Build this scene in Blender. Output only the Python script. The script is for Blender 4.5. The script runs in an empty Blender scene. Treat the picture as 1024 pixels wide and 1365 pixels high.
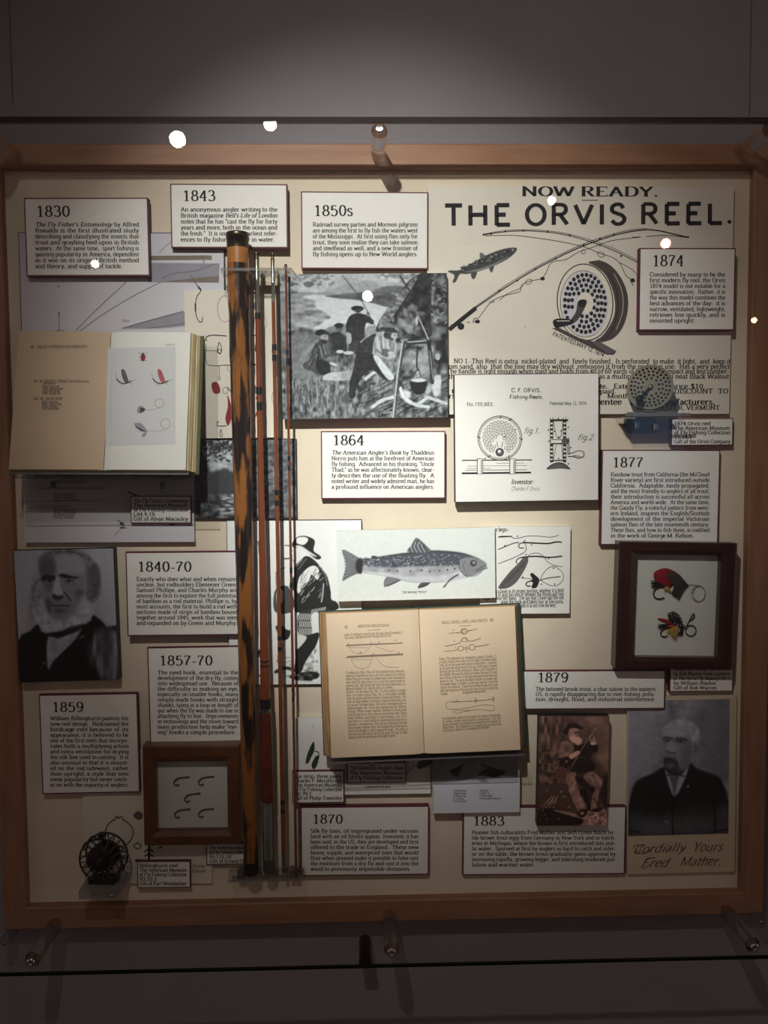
import bpy, math, random
import numpy as np
from mathutils import Vector, Matrix

# ------------------------------------------------------------------ camera, world, lights, exposure
SC = bpy.context.scene
COL = SC.collection
FPX = 1143.0                       # focal length in pixels of the 1024 x 1365 frame
HC = 1.5                           # height of the display's centre above the floor
# "wall" coordinates used below: x right, y up from the display centre, z out of the backing board
CAM = np.array([-0.035, 0.142, 1.416])
def _rot(rx, ry, rz):
    cx, sx, cy, sy, cz, sz = math.cos(rx), math.sin(rx), math.cos(ry), math.sin(ry), math.cos(rz), math.sin(rz)
    return (np.array([[cz, -sz, 0], [sz, cz, 0], [0, 0, 1]]) @ np.array([[cy, 0, sy], [0, 1, 0], [-sy, 0, cy]])
            @ np.array([[1, 0, 0], [0, cx, -sx], [0, sx, cx]]))
CR = _rot(math.radians(-3.59), math.radians(-1.43), math.radians(-0.5))
W2B = np.array([[1, 0, 0], [0, 0, -1], [0, 1, 0]], float)
def B(p):                          # wall coordinates -> Blender world
    return Vector((float(p[0]), float(-p[2]), float(p[1] + HC)))
cam_d = bpy.data.cameras.new('camera'); cam = bpy.data.objects.new('camera', cam_d); COL.objects.link(cam)
cam_d.sensor_fit = 'HORIZONTAL'; cam_d.sensor_width = 36.0; cam_d.lens = FPX / 1024 * 36
cam_d.clip_start = 0.05
m4 = Matrix(W2B @ CR).to_4x4(); m4.translation = B(CAM); cam.matrix_world = m4
SC.camera = cam

WORLD = bpy.data.worlds.new('room_ambient'); SC.world = WORLD; WORLD.use_nodes = True
WORLD.node_tree.nodes['Background'].inputs[0].default_value = (0.80, 0.60, 0.57, 1)
WORLD.node_tree.nodes['Background'].inputs[1].default_value = 0.50

SC.view_settings.view_transform = 'Standard'; SC.view_settings.look = 'None'
SC.view_settings.gamma = 1.0; SC.view_settings.use_curve_mapping = False
SC.view_settings.exposure = 0.0

LAMP_MAIN = (-0.30, 1.14, 1.46); AIM_MAIN = (0.015, 0.13, 0.0)
LAMP_SIDE = (-0.62, 1.17, 1.67); AIM_SIDE = (-1.4, 0.1, 0.0)
def spot(name, pos, aim, energy, size, blend, radius, color):
    d = bpy.data.lights.new(name, 'SPOT'); d.energy = energy; d.spot_size = math.radians(size); d.spot_blend = blend
    d.shadow_soft_size = radius; d.color = color
    o = bpy.data.objects.new(name, d); COL.objects.link(o)
    o.location = B(pos)
    o.rotation_euler = (B(aim) - B(pos)).to_track_quat('-Z', 'Y').to_euler()
    return o
spot('main_beam_core', LAMP_MAIN, (0.02, 0.028, 0), 135, 20.5, 1.0, 0.018, (0.945, 1.0, 0.99))      # hot centre of the main lamp's beam
spot('main_beam_flood', LAMP_MAIN, (0.007, 0.261, 0), 103, 41, 1.0, 0.018, (0.965, 1.0, 0.975))        # its wider spill
spot('main_beam_spill', LAMP_MAIN, (0.32, -0.12, 0), 21, 88, 1.0, 0.018, (1.0, 0.90, 0.84))        # stray light round the beam
spot('side_beam', LAMP_SIDE, AIM_SIDE, 3, 60, 1.0, 0.02, (1.0, 0.85, 0.75))

# ------------------------------------------------------------------ pixel <-> wall helpers
def ray(px, py):
    return CR @ np.array([(px - 512) / FPX, -(py - 682.5) / FPX, -1.0])
def at(px, py, z):                 # point of the wall-parallel plane at depth z seen at a pixel of the photograph
    d = ray(px, py); return CAM + d * (z - CAM[2]) / d[2]
def proj(P):
    q = (np.asarray(P, float) - CAM) @ CR
    return np.stack([512 + FPX * q[..., 0] / -q[..., 2], 682.5 - FPX * q[..., 1] / -q[..., 2]], -1)

# ------------------------------------------------------------------ materials
def lin(c):
    c = np.asarray(c, float)
    return np.where(c <= 0.04045, c / 12.92, ((c + 0.055) / 1.055) ** 2.4)
def rgb(r, g, b):
    return tuple(float(x) for x in lin(np.array([r, g, b]) / 255.0)) + (1.0,)
MATS = {}
def mat(name, col, rough=0.6, metal=0.0, var=0.06, scale=60.0, stretch=(1, 1, 1), bump=0.0, spec=0.4, col2=None, sharp=False, coat=0.0):
    m = bpy.data.materials.new(name); m.use_nodes = True; nt = m.node_tree
    b = nt.nodes['Principled BSDF']
    b.inputs['Roughness'].default_value = rough; b.inputs['Metallic'].default_value = metal
    b.inputs['Specular IOR Level'].default_value = spec; b.inputs['Coat Weight'].default_value = coat
    b.inputs['Coat Roughness'].default_value = 0.08
    c = rgb(*col); c2 = rgb(*col2) if col2 else tuple(x * (1 - var * 2.2) for x in c[:3]) + (1,)
    tc = nt.nodes.new('ShaderNodeTexCoord'); mp = nt.nodes.new('ShaderNodeMapping')
    mp.inputs['Scale'].default_value = stretch
    nz = nt.nodes.new('ShaderNodeTexNoise'); nz.inputs['Scale'].default_value = scale; nz.inputs['Detail'].default_value = 5
    rp = nt.nodes.new('ShaderNodeValToRGB')
    lo, hi = (0.46, 0.54) if sharp else (0.3, 0.7)
    rp.color_ramp.elements[0].position = lo; rp.color_ramp.elements[1].position = hi
    rp.color_ramp.elements[0].color = c2; rp.color_ramp.elements[1].color = c
    nt.links.new(tc.outputs['Object'], mp.inputs['Vector']); nt.links.new(mp.outputs[0], nz.inputs['Vector'])
    nt.links.new(nz.outputs['Fac'], rp.inputs['Fac']); nt.links.new(rp.outputs[0], b.inputs['Base Color'])
    if bump:
        bp = nt.nodes.new('ShaderNodeBump'); bp.inputs['Strength'].default_value = bump; bp.inputs['Distance'].default_value = 0.002
        nt.links.new(nz.outputs['Fac'], bp.inputs['Height']); nt.links.new(bp.outputs[0], b.inputs['Normal'])
    MATS[name] = m; return m
def clear(name, tint, gloss_rough=0.0, ior=1.49, haze=0.0):     # clear acrylic sheet: passes light, mirrors by Fresnel
    m = bpy.data.materials.new(name); m.use_nodes = True; nt = m.node_tree
    nt.nodes.remove(nt.nodes['Principled BSDF']); out = nt.nodes['Material Output']
    t = nt.nodes.new('ShaderNodeBsdfTransparent'); t.inputs[0].default_value = rgb(*tint)
    g = nt.nodes.new('ShaderNodeBsdfGlossy'); g.inputs['Roughness'].default_value = gloss_rough
    lw = nt.nodes.new('ShaderNodeLayerWeight'); lw.inputs['Blend'].default_value = 0.5       # Schlick reflectance, the same from both sides
    pw = nt.nodes.new('ShaderNodeMath'); pw.operation = 'POWER'; pw.inputs[1].default_value = 5.0
    f = nt.nodes.new('ShaderNodeMath'); f.operation = 'MULTIPLY_ADD'; r0 = ((ior - 1) / (ior + 1)) ** 2
    f.inputs[1].default_value = 0.8 - r0; f.inputs[2].default_value = r0
    nt.links.new(lw.outputs['Facing'], pw.inputs[0]); nt.links.new(pw.outputs[0], f.inputs[0])
    mx = nt.nodes.new('ShaderNodeMixShader')
    nt.links.new(f.outputs[0], mx.inputs[0]); nt.links.new(t.outputs[0], mx.inputs[1]); nt.links.new(g.outputs[0], mx.inputs[2])
    last = mx
    if haze:
        d = nt.nodes.new('ShaderNodeBsdfDiffuse'); d.inputs[0].default_value = (0.8, 0.8, 0.82, 1)
        m2 = nt.nodes.new('ShaderNodeMixShader'); m2.inputs[0].default_value = haze
        nt.links.new(mx.outputs[0], m2.inputs[1]); nt.links.new(d.outputs[0], m2.inputs[2]); last = m2
    nt.links.new(last.outputs[0], out.inputs[0]); MATS[name] = m; return m
def emit(name, col, strength):
    m = bpy.data.materials.new(name); m.use_nodes = True; nt = m.node_tree
    nt.nodes.remove(nt.nodes['Principled BSDF'])
    e = nt.nodes.new('ShaderNodeEmission'); e.inputs[0].default_value = rgb(*col); e.inputs[1].default_value = strength
    nt.links.new(e.outputs[0], nt.nodes['Material Output'].inputs[0]); MATS[name] = m; return m
def printmat(name, rough=0.75):                    # flat print: colour comes from the mesh's own 'print' attribute
    m = bpy.data.materials.new(name); m.use_nodes = True; nt = m.node_tree; b = nt.nodes['Principled BSDF']
    a = nt.nodes.new('ShaderNodeAttribute'); a.attribute_name = 'print'
    nt.links.new(a.outputs['Color'], b.inputs['Base Color']); b.inputs['Roughness'].default_value = rough
    b.inputs['Specular IOR Level'].default_value = 0.25
    MATS[name] = m; return m
mat('wall_paint', (136, 130, 132), 0.9, var=0.03, scale=9, bump=0.05)
mat('ceiling_paint', (188, 180, 176), 0.95); mat('floor_carpet', (150, 132, 122), 0.95, scale=200)
mat('backing_linen', (224, 209, 184), 0.92, var=0.025, scale=26, bump=0.03)
mat('maple_h', (158, 116, 86), 0.55, var=0.10, scale=7, stretch=(1.2, 9, 3), col2=(140, 97, 66))
mat('maple_v', (158, 116, 86), 0.55, var=0.10, scale=7, stretch=(9, 1.2, 3), col2=(140, 97, 66))
mat('paper', (238, 234, 226), 0.85, var=0.012, scale=30)
mat('paper_warm', (226, 217, 200), 0.85, var=0.02, scale=20)
mat('paper_old', (214, 194, 162), 0.85, var=0.05, scale=14)
mat('plate_tint', (206, 206, 204), 0.85, var=0.02, scale=12); mat('paper_grey', (206, 202, 206), 0.85, var=0.02, scale=12)
mat('page_white', (226, 224, 214), 0.85, var=0.015, scale=15)
mat('page_tan', (206, 180, 150), 0.88, var=0.04, scale=12)
mat('ink_page', (142, 122, 102), 0.85); mat('page_cream', (234, 208, 176), 0.88, var=0.05, scale=10)
mat('page_edge', (205, 165, 118), 0.9, var=0.18, scale=400, stretch=(1, .05, 1), col2=(150, 108, 70))
mat('page_edge_pale', (214, 200, 165), 0.9, var=0.12, scale=400, stretch=(1, .05, 1), col2=(176, 158, 112))
mat('maroon', (96, 26, 46), 0.6, var=0.05); mat('black_board', (26, 24, 25), 0.6)
mat('ink', (30, 27, 28), 0.8); mat('ink_soft', (78, 70, 66), 0.85); mat('ink_faint', (128, 116, 104), 0.85)
mat('foam_core', (206, 200, 190), 0.8, var=0.02)
mat('ink_grey', (150, 148, 156), 0.85); mat('ink_red', (140, 40, 42), 0.8); mat('ink_mid', (98, 94, 94), 0.85)
mat('ink_print_grey', (112, 112, 116), 0.8, var=0.1, scale=300)
mat('cloth_green', (40, 66, 52), 0.7, var=0.12, scale=300, bump=0.1)
mat('cloth_olive', (88, 92, 50), 0.7, var=0.12, scale=300)
mat('bamboo', (142, 88, 36), 0.3, var=0.2, scale=26, stretch=(2.6, .4, 2.6), col2=(28, 18, 13), coat=0.5, sharp=True)
mat('cane', (132, 66, 28), 0.3, var=0.12, scale=90, stretch=(3, .3, 3), coat=0.5)
mat('rattan', (112, 46, 24), 0.3, var=0.25, scale=60, stretch=(1, 1, 2), coat=0.5)
mat('black_wrap', (22, 24, 22), 0.4); mat('nickel', (176, 178, 160), 0.28, 1.0, var=0.1, scale=40)
mat('dark_brass', (92, 80, 62), 0.35, 1.0, var=0.15, scale=30); mat('pewter', (120, 128, 116), 0.45, 0.85, var=0.12, scale=40)
mat('reel_metal', (158, 150, 132), 0.38, 0.9, var=0.12, scale=60); mat('dark_iron', (46, 44, 42), 0.45, 0.8, var=0.2, scale=60)
mat('steel', (200, 200, 200), 0.2, 1.0, var=0.05); mat('lock_brass', (110, 96, 66), 0.25, 1.0, var=0.1)
mat('walnut', (104, 62, 36), 0.4, var=0.2, scale=30, stretch=(1, 1, 1), coat=0.2)
mat('mahogany', (56, 26, 22), 0.35, var=0.15, scale=30, coat=0.3)
mat('feather_red', (168, 16, 34), 0.8, var=0.2, scale=500); mat('feather_grey', (70, 66, 62), 0.85, var=0.3, scale=900)
mat('feather_black', (28, 27, 26), 0.85, var=0.2, scale=600); mat('feather_yellow', (214, 176, 80), 0.85, var=0.2, scale=500)
mat('feather_white', (222, 220, 212), 0.85); mat('feather_orange', (196, 70, 30), 0.85); mat('gut', (150, 142, 128), 0.5)
mat('lamp_black', (24, 24, 25), 0.4); mat('lamp_grey', (130, 130, 130), 0.4, 0.6)
clear('acrylic', (250, 250, 250)); clear('acrylic_edge', (190, 192, 188), 0.15, haze=0.16); clear('acrylic_strip', (165, 152, 148), 0.4, ior=1.02, haze=0.02); clear('acrylic_lower_edge', (70, 66, 66), 0.4, ior=1.02, haze=0.01)
clear('acrylic_pane', (252, 252, 252), 0.0, haze=0.004); clear('acrylic_rod', (225, 226, 222), 0.05, haze=0.05)
clear('glass', (248, 249, 248))
_m = bpy.data.materials.new('acrylic_solid'); _m.use_nodes = True; _n = _m.node_tree; _n.nodes.remove(_n.nodes['Principled BSDF'])
_g = _n.nodes.new('ShaderNodeBsdfGlass'); _g.inputs['IOR'].default_value = 1.13; _g.inputs['Color'].default_value = (.97, .97, .96, 1)
_n.links.new(_g.outputs[0], _n.nodes['Material Output'].inputs[0]); MATS['acrylic_solid'] = _m
printmat('printed_picture')

# ------------------------------------------------------------------ object plumbing
class Frame:                                       # an oriented local frame in wall coordinates
    def __init__(s, O, U=(1, 0, 0), V=(0, 1, 0)):
        s.O = np.array(O, float); s.U = np.array(U, float); s.U /= np.linalg.norm(s.U)
        V = np.array(V, float); V = V - s.U * (V @ s.U); s.V = V / np.linalg.norm(V); s.N = np.cross(s.U, s.V)
        s.R = np.stack([s.U, s.V, s.N], 1)
    def loc(s, P): return (np.asarray(P, float) - s.O) @ s.R
    def wall(s, L): return np.asarray(L, float) @ s.R.T + s.O
    def px(s, x, y, w=0.0):                        # pixel -> local (u, v) on the local plane at height w
        d = ray(x, y); o = s.O + s.N * w
        t = ((o - CAM) @ s.N) / (d @ s.N); return s.loc(CAM + d * t)[:2]
    def matrix(s):
        m = Matrix(W2B @ s.R).to_4x4(); m.translation = B(s.O); return m
def tag(o, label=None, cat=None, group=None, kind=None):
    if label: o['label'] = label
    if cat: o['category'] = cat
    if group: o['group'] = group
    if kind: o['kind'] = kind
    return o
def thing(name, fr, label, cat, group=None):
    o = bpy.data.objects.new(name, None); COL.objects.link(o); o.empty_display_size = 0.02
    o.matrix_world = fr.matrix(); tag(o, label, cat, group); o_frames[o.name] = fr
    return o
o_frames = {}
class MB:
    def __init__(s): s.v = []; s.f = []; s.m = []; s.smooth = []
    def add(s, verts, faces, mi=0, sm=False):
        k = len(s.v); s.v.extend([tuple(map(float, p)) for p in verts])
        for f in faces: s.f.append(tuple(i + k for i in f)); s.m.append(mi); s.smooth.append(sm)
        return s
    def box(s, x0, x1, y0, y1, z0, z1, mi=0, side=None):
        side = mi if side is None else side
        v = [(x0, y0, z0), (x1, y0, z0), (x1, y1, z0), (x0, y1, z0), (x0, y0, z1), (x1, y0, z1), (x1, y1, z1), (x0, y1, z1)]
        s.add(v, [(3, 2, 1, 0), (4, 5, 6, 7)], mi)
        s.add(v, [(0, 1, 5, 4), (1, 2, 6, 5), (2, 3, 7, 6), (3, 0, 4, 7)], side); return s
    def bbox(s, x0, x1, y0, y1, z0, z1, c, mi=0):  # box with chamfered front edges
        v = [(x0, y0, z0), (x1, y0, z0), (x1, y1, z0), (x0, y1, z0), (x0, y0, z1 - c), (x1, y0, z1 - c), (x1, y1, z1 - c), (x0, y1, z1 - c),
             (x0 + c, y0 + c, z1), (x1 - c, y0 + c, z1), (x1 - c, y1 - c, z1), (x0 + c, y1 - c, z1)]
        f = [(3, 2, 1, 0), (8, 9, 10, 11)]
        for a, b in ((0, 1), (1, 2), (2, 3), (3, 0)): f += [(a, b, b + 4, a + 4), (a + 4, b + 4, b + 8, a + 8)]
        return s.add(v, f, mi)
    def prism(s, poly, z0, z1, mi=0, side=None):
        n = len(poly); v = [(x, y, z0) for x, y in poly] + [(x, y, z1) for x, y in poly]
        s.add(v, [tuple(range(n - 1, -1, -1)), tuple(range(n, 2 * n))], mi)
        s.add(v, [(i, (i + 1) % n, (i + 1) % n + n, i + n) for i in range(n)], mi if side is None else side); return s
    def tube(s, path, rad, n=10, mi=0, closed=False, flat=1.0):
        P = np.array(path, float); k = len(P)
        rad = [rad] * k if np.isscalar(rad) else rad
        vs = []; up = None
        for i in range(k):
            a = P[(i - 1) % k] if (closed or i > 0) else P[i]; b = P[(i + 1) % k] if (closed or i < k - 1) else P[i]
            t = b - a; t = t / (np.linalg.norm(t) + 1e-12)
            if up is None:
                h = np.array([0, 0, 1.0]) if abs(t[2]) < .9 else np.array([1.0, 0, 0])
                up = np.cross(np.cross(t, h), t)
            up = up - t * (up @ t); up /= np.linalg.norm(up) + 1e-12; sd = np.cross(t, up)
            for j in range(n):
                q = 2 * math.pi * j / n; vs.append(P[i] + rad[i] * (math.cos(q) * sd + flat * math.sin(q) * up))
        fs = []
        for i in range(k if closed else k - 1):
            i2 = (i + 1) % k
            for j in range(n): fs.append((i * n + j, i * n + (j + 1) % n, i2 * n + (j + 1) % n, i2 * n + j))
        s.add(vs, fs, mi, True)
        if not closed:
            s.add(vs, [tuple(range(n - 1, -1, -1)), tuple(range((k - 1) * n, k * n))], mi)
        return s
    def ribbon(s, pts, hw, z=0.0, mi=0, closed=False):   # flat stroke in the local xy plane
        P = np.array(pts, float); k = len(P)
        if k < 2: return s
        if closed: T = np.roll(P, -1, 0) - np.roll(P, 1, 0)
        else: T = np.gradient(P, axis=0)
        T = T / (np.linalg.norm(T, axis=1, keepdims=True) + 1e-12); N = np.stack([-T[:, 1], T[:, 0]], 1)
        hw = np.asarray(hw, float) * np.ones(k)
        L = P + N * hw[:, None]; Rr = P - N * hw[:, None]
        v = [(a[0], a[1], z) for a in Rr] + [(a[0], a[1], z) for a in L]
        f = [(i, i + 1, k + i + 1, k + i) for i in range(k - 1)]
        if closed: f.append((k - 1, 0, k, 2 * k - 1))
        return s.add(v, f, mi)
    def flat(s, poly, z=0.0, mi=0):
        return s.add([(x, y, z) for x, y in poly], [tuple(range(len(poly)))], mi)
    def build(s, name, mats, parent=None, fn=None):
        me = bpy.data.meshes.new(name)
        vs = s.v if fn is None else [tuple(fn(p)) for p in s.v]
        me.from_pydata(vs, [], s.f)
        mats = mats if isinstance(mats, (list, tuple)) else [mats]
        for m in mats: me.materials.append(MATS[m])
        me.polygons.foreach_set('material_index', s.m); me.polygons.foreach_set('use_smooth', s.smooth)
        me.update()
        o = bpy.data.objects.new(name, me); COL.objects.link(o)
        if parent is not None: o.parent = parent
        return o
def crom(pts, n=6, closed=False):                  # Catmull-Rom smoothing
    P = np.array(pts, float); k = len(P)
    if k < 3: return P
    out = []
    for i in range(k if closed else k - 1):
        p0, p1, p2, p3 = (P[(i - 1) % k], P[i], P[(i + 1) % k], P[(i + 2) % k]) if closed else \
            (P[max(i - 1, 0)], P[i], P[i + 1], P[min(i + 2, k - 1)])
        for j in range(n):
            t = j / n
            out.append(.5 * ((2 * p1) + (-p0 + p2) * t + (2 * p0 - 5 * p1 + 4 * p2 - p3) * t * t + (-p0 + 3 * p1 - 3 * p2 + p3) * t ** 3))
    if not closed: out.append(P[-1])
    return np.array(out)

# ------------------------------------------------------------------ lettering: a serif alphabet drawn with a broad nib
GL = {}
def _g(ch, adv, spec): GL[ch] = (adv, spec)
_bowl_r = 'c .12,.38 .2,.48 .34,.48 .46,.36 .46,.14 .34,.02 .2,.02 .12,.12'
_bowl_l = 'c .44,.38 .34,.48 .2,.48 .08,.36 .08,.14 .2,.02 .34,.02 .44,.12'
_g('a', .50, 'c .1,.4 .2,.49 .33,.44 .37,.3 .37,.04|c .36,.28 .2,.26 .08,.18 .08,.08 .18,.01 .28,.04 .36,.12|s .41,.02 .06')
_g('b', .55, 'v .12,.02,.72|s .08,.7 .06|' + _bowl_r)
_g('c', .46, 'c .4,.38 .32,.48 .2,.48 .08,.36 .08,.14 .2,.02 .32,.02 .41,.12')
_g('d', .57, 'v .44,.02,.72|s .40,.7 .06|s .49,.02 .06|' + _bowl_l)
_g('e', .48, 'p .08,.27 .41,.27|c .41,.27 .37,.43 .24,.49 .1,.41 .07,.25 .11,.08 .24,.01 .41,.11')
_g('f', .35, 'c .34,.66 .25,.72 .16,.66 .15,.55 .15,.02|p .04,.48 .29,.48|s .15,.02 .1')
_g('g', .54, 'c .44,.40 .34,.48 .2,.48 .08,.36 .08,.2 .2,.08 .34,.08 .44,.18|v .45,-.08,.48|c .45,-.06 .38,-.2 .24,-.22 .1,-.16|s .5,.47 .04')
_g('h', .60, 'v .13,.02,.72|s .09,.7 .06|s .13,.02 .1|c .13,.34 .23,.46 .35,.48 .44,.42 .46,.3 .46,.02|s .46,.02 .09')
_g('i', .29, 'v .15,.02,.48|s .11,.47 .06|s .15,.02 .1|d .15,.64 .05')
_g('j', .28, 'c .17,.48 .17,-.08 .1,-.2 .02,-.2|s .13,.47 .06|d .17,.64 .05')
_g('k', .56, 'v .13,.02,.72|s .09,.7 .06|s .13,.02 .1|p .42,.47 .13,.2|p .24,.29 .46,.02|s .43,.47 .08|s .47,.02 .08')
_g('l', .29, 'v .15,.02,.72|s .11,.7 .06|s .15,.02 .1')
_g('m', .88, 'v .13,.02,.48|s .09,.47 .06|s .13,.02 .1|c .13,.34 .22,.46 .33,.48 .42,.42 .44,.3 .44,.02|s .44,.02 .08|c .44,.34 .53,.46 .64,.48 .73,.42 .75,.3 .75,.02|s .75,.02 .09')
_g('n', .60, 'v .13,.02,.48|s .09,.47 .06|s .13,.02 .1|c .13,.34 .23,.46 .35,.48 .44,.42 .46,.3 .46,.02|s .46,.02 .09')
_g('o', .53, 'o .265,.25 .19,.235')
_g('p', .56, 'v .12,-.2,.48|s .08,.47 .06|s .12,-.2 .1|' + _bowl_r)
_g('q', .56, 'v .44,-.2,.48|s .44,-.2 .1|' + _bowl_l)
_g('r', .43, 'v .13,.02,.48|s .09,.47 .06|s .13,.02 .11|c .13,.32 .21,.45 .31,.48 .38,.43')
_g('s', .43, 'c .34,.4 .26,.48 .14,.47 .08,.38 .14,.29 .28,.23 .35,.14 .28,.03 .15,.02 .07,.11')
_g('t', .35, 'c .15,.64 .15,.1 .21,.02 .32,.06|p .03,.48 .31,.48')
_g('u', .60, 'c .12,.46 .12,.14 .18,.03 .3,.02 .45,.14|v .45,.02,.48|s .08,.47 .06|s .41,.47 .06|s .5,.02 .05')
_g('v', .53, 'p .08,.47 .27,.02 .45,.47|s .08,.47 .08|s .45,.47 .08')
_g('w', .78, 'p .07,.47 .22,.02 .39,.45 .54,.02 .7,.47|s .08,.47 .08|s .7,.47 .07')
_g('x', .53, 'p .09,.47 .44,.02|p .43,.47 .09,.02|s .1,.47 .08|s .43,.47 .08|s .1,.02 .08|s .45,.02 .08')
_g('y', .53, 'p .09,.47 .27,.04|c .45,.47 .27,.02 .18,-.17 .06,-.2|s .09,.47 .08|s .45,.47 .08')
_g('z', .47, 'p .08,.46 .4,.46|p .4,.46 .08,.03|p .08,.03 .41,.03|p .41,.03 .41,.12|p .08,.46 .08,.38')
_g('A', .72, 'p .09,.02 .36,.7|p .36,.7 .63,.02|p .19,.26 .53,.26|s .1,.02 .1|s .62,.02 .1')
_g('B', .66, 'v .15,.02,.7|s .1,.7 .06|s .1,.02 .06|c .15,.7 .38,.7 .5,.62 .5,.46 .38,.38 .15,.38|c .15,.38 .42,.38 .56,.28 .56,.12 .42,.02 .15,.02')
_g('C', .68, 'c .57,.54 .49,.68 .33,.7 .14,.6 .08,.36 .14,.12 .33,.02 .49,.05 .6,.2|p .58,.7 .58,.52')
_g('D', .72, 'v .15,.02,.7|s .1,.7 .06|s .1,.02 .06|c .15,.7 .4,.7 .58,.58 .63,.36 .58,.14 .4,.02 .15,.02')
_g('E', .64, 'v .15,.02,.7|s .1,.7 .06|s .1,.02 .06|h .15,.55,.7|h .15,.44,.37|h .15,.57,.02|k .55,.58,.7|k .57,.02,.15')
_g('F', .60, 'v .15,.02,.7|s .1,.7 .06|s .15,.02 .11|h .15,.54,.7|h .15,.42,.37|k .54,.58,.7')
_g('G', .74, 'c .58,.54 .5,.68 .33,.7 .14,.6 .08,.36 .14,.12 .33,.02 .48,.03 .6,.12|v .6,.04,.32|s .58,.32 .1|k .59,.54,.68')
_g('H', .78, 'v .15,.02,.7|v .62,.02,.7|h .15,.62,.37|s .15,.7 .1|s .15,.02 .1|s .62,.7 .1|s .62,.02 .1')
_g('I', .36, 'v .18,.02,.7|s .18,.7 .12|s .18,.02 .12')
_g('J', .50, 'c .34,.7 .34,.16 .27,.03 .14,.02 .08,.12|s .34,.7 .1')
_g('K', .72, 'v .15,.02,.7|s .15,.7 .1|s .15,.02 .1|p .56,.69 .15,.3|p .28,.43 .6,.02|s .57,.7 .09|s .61,.02 .09')
_g('L', .60, 'v .15,.02,.7|s .15,.7 .1|s .1,.02 .06|h .15,.54,.02|k .54,.02,.17')
_g('M', .90, 'v .13,.02,.7|v .75,.02,.7|p .13,.69 .44,.06 .75,.69|s .11,.7 .07|s .13,.02 .1|s .77,.7 .07|s .75,.02 .1')
_g('N', .78, 'v .14,.02,.7|v .63,.02,.7|p .14,.69 .63,.04|s .11,.7 .07|s .14,.02 .1|s .63,.7 .1')
_g('O', .74, 'o .37,.36 .28,.34')
_g('P', .62, 'v .15,.02,.7|s .1,.7 .06|s .15,.02 .11|c .15,.7 .4,.7 .54,.6 .54,.44 .4,.34 .15,.34')
_g('Q', .74, 'o .37,.36 .28,.34|p .4,.18 .62,-.06')
_g('R', .70, 'v .15,.02,.7|s .1,.7 .06|s .15,.02 .1|c .15,.7 .4,.7 .52,.62 .52,.46 .4,.37 .15,.37|p .34,.37 .58,.02|s .6,.02 .07')
_g('S', .56, 'c .45,.56 .36,.69 .2,.69 .1,.6 .11,.46 .26,.38 .42,.31 .49,.18 .4,.04 .22,.02 .09,.14|k .45,.54,.7|k .09,.02,.18')
_g('T', .66, 'v .33,.02,.7|h .06,.6,.7|s .33,.02 .12|k .06,.56,.7|k .6,.56,.7')
_g('U', .74, 'c .14,.7 .14,.2 .24,.04 .4,.02 .54,.08 .6,.22 .6,.7|s .14,.7 .1|s .6,.7 .09')
_g('V', .70, 'p .08,.69 .35,.02|p .35,.02 .62,.69|s .1,.7 .1|s .61,.7 .09')
_g('W', 1.0, 'p .07,.69 .27,.02|p .27,.02 .49,.66|p .49,.66 .71,.02|p .71,.02 .92,.69|s .09,.7 .1|s .9,.7 .09')
_g('X', .70, 'p .1,.69 .6,.02|p .59,.69 .1,.02|s .12,.7 .1|s .58,.7 .09|s .1,.02 .09|s .6,.02 .1')
_g('Y', .68, 'p .08,.69 .34,.34|p .6,.69 .34,.34|v .34,.02,.34|s .1,.7 .1|s .59,.7 .09|s .34,.02 .11')
_g('Z', .62, 'h .08,.53,.69|p .53,.69 .08,.03|h .08,.55,.03|k .08,.56,.69|k .55,.03,.16')
_g('0', .56, 'o .28,.35 .19,.33')
_g('1', .56, 'v .3,.02,.68|p .14,.57 .3,.67|s .3,.02 .14')
_g('2', .56, 'c .09,.52 .15,.65 .27,.69 .41,.62 .43,.48 .31,.3 .09,.03|h .09,.47,.03|k .47,.03,.14')
_g('3', .56, 'c .09,.58 .19,.68 .34,.67 .42,.54 .36,.4 .22,.37|c .22,.37 .4,.34 .47,.2 .39,.05 .21,.01 .08,.1')
_g('4', .56, 'v .37,.02,.68|p .37,.68 .06,.22|h .06,.5,.22|s .37,.02 .1')
_g('5', .56, 'h .14,.43,.66|p .14,.66 .11,.37|c .11,.37 .26,.44 .42,.36 .46,.2 .37,.05 .21,.01 .08,.1')
_g('6', .56, 'c .43,.6 .3,.69 .16,.6 .08,.36 .1,.14 .25,.01 .41,.08 .46,.22 .37,.38 .23,.4 .1,.28')
_g('7', .56, 'h .09,.47,.66|c .47,.66 .31,.4 .23,.2 .21,.02|k .09,.54,.66')
_g('8', .56, 'o .28,.52 .15,.16|o .28,.19 .19,.17')
_g('9', .56, 'c .12,.09 .25,.01 .39,.1 .47,.34 .45,.56 .3,.69 .14,.62 .09,.48 .18,.32 .32,.3 .45,.42')
_g('.', .26, 'd .13,.06 .06'); _g(',', .26, 'd .13,.06 .055|p .16,.05 .1,-.1'); _g(':', .28, 'd .14,.06 .055|d .14,.4 .055')
_g(';', .28, 'd .14,.4 .055|p .16,.05 .1,-.1'); _g('-', .36, 'h .05,.31,.24'); _g("'", .2, 'p .12,.72 .08,.54')
_g('"', .34, 'p .12,.72 .08,.54|p .25,.72 .21,.54'); _g('(', .32, 'c .26,.76 .12,.56 .1,.3 .14,.06 .26,-.14')
_g(')', .32, 'c .06,.76 .2,.56 .22,.3 .18,.06 .06,-.14'); _g('/', .4, 'p .05,-.06 .35,.74')
_g('$', .56, 'c .44,.54 .34,.66 .2,.66 .11,.57 .13,.45 .28,.37 .42,.3 .47,.17 .38,.05 .22,.03 .09,.14|v .28,-.06,.76')
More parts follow.
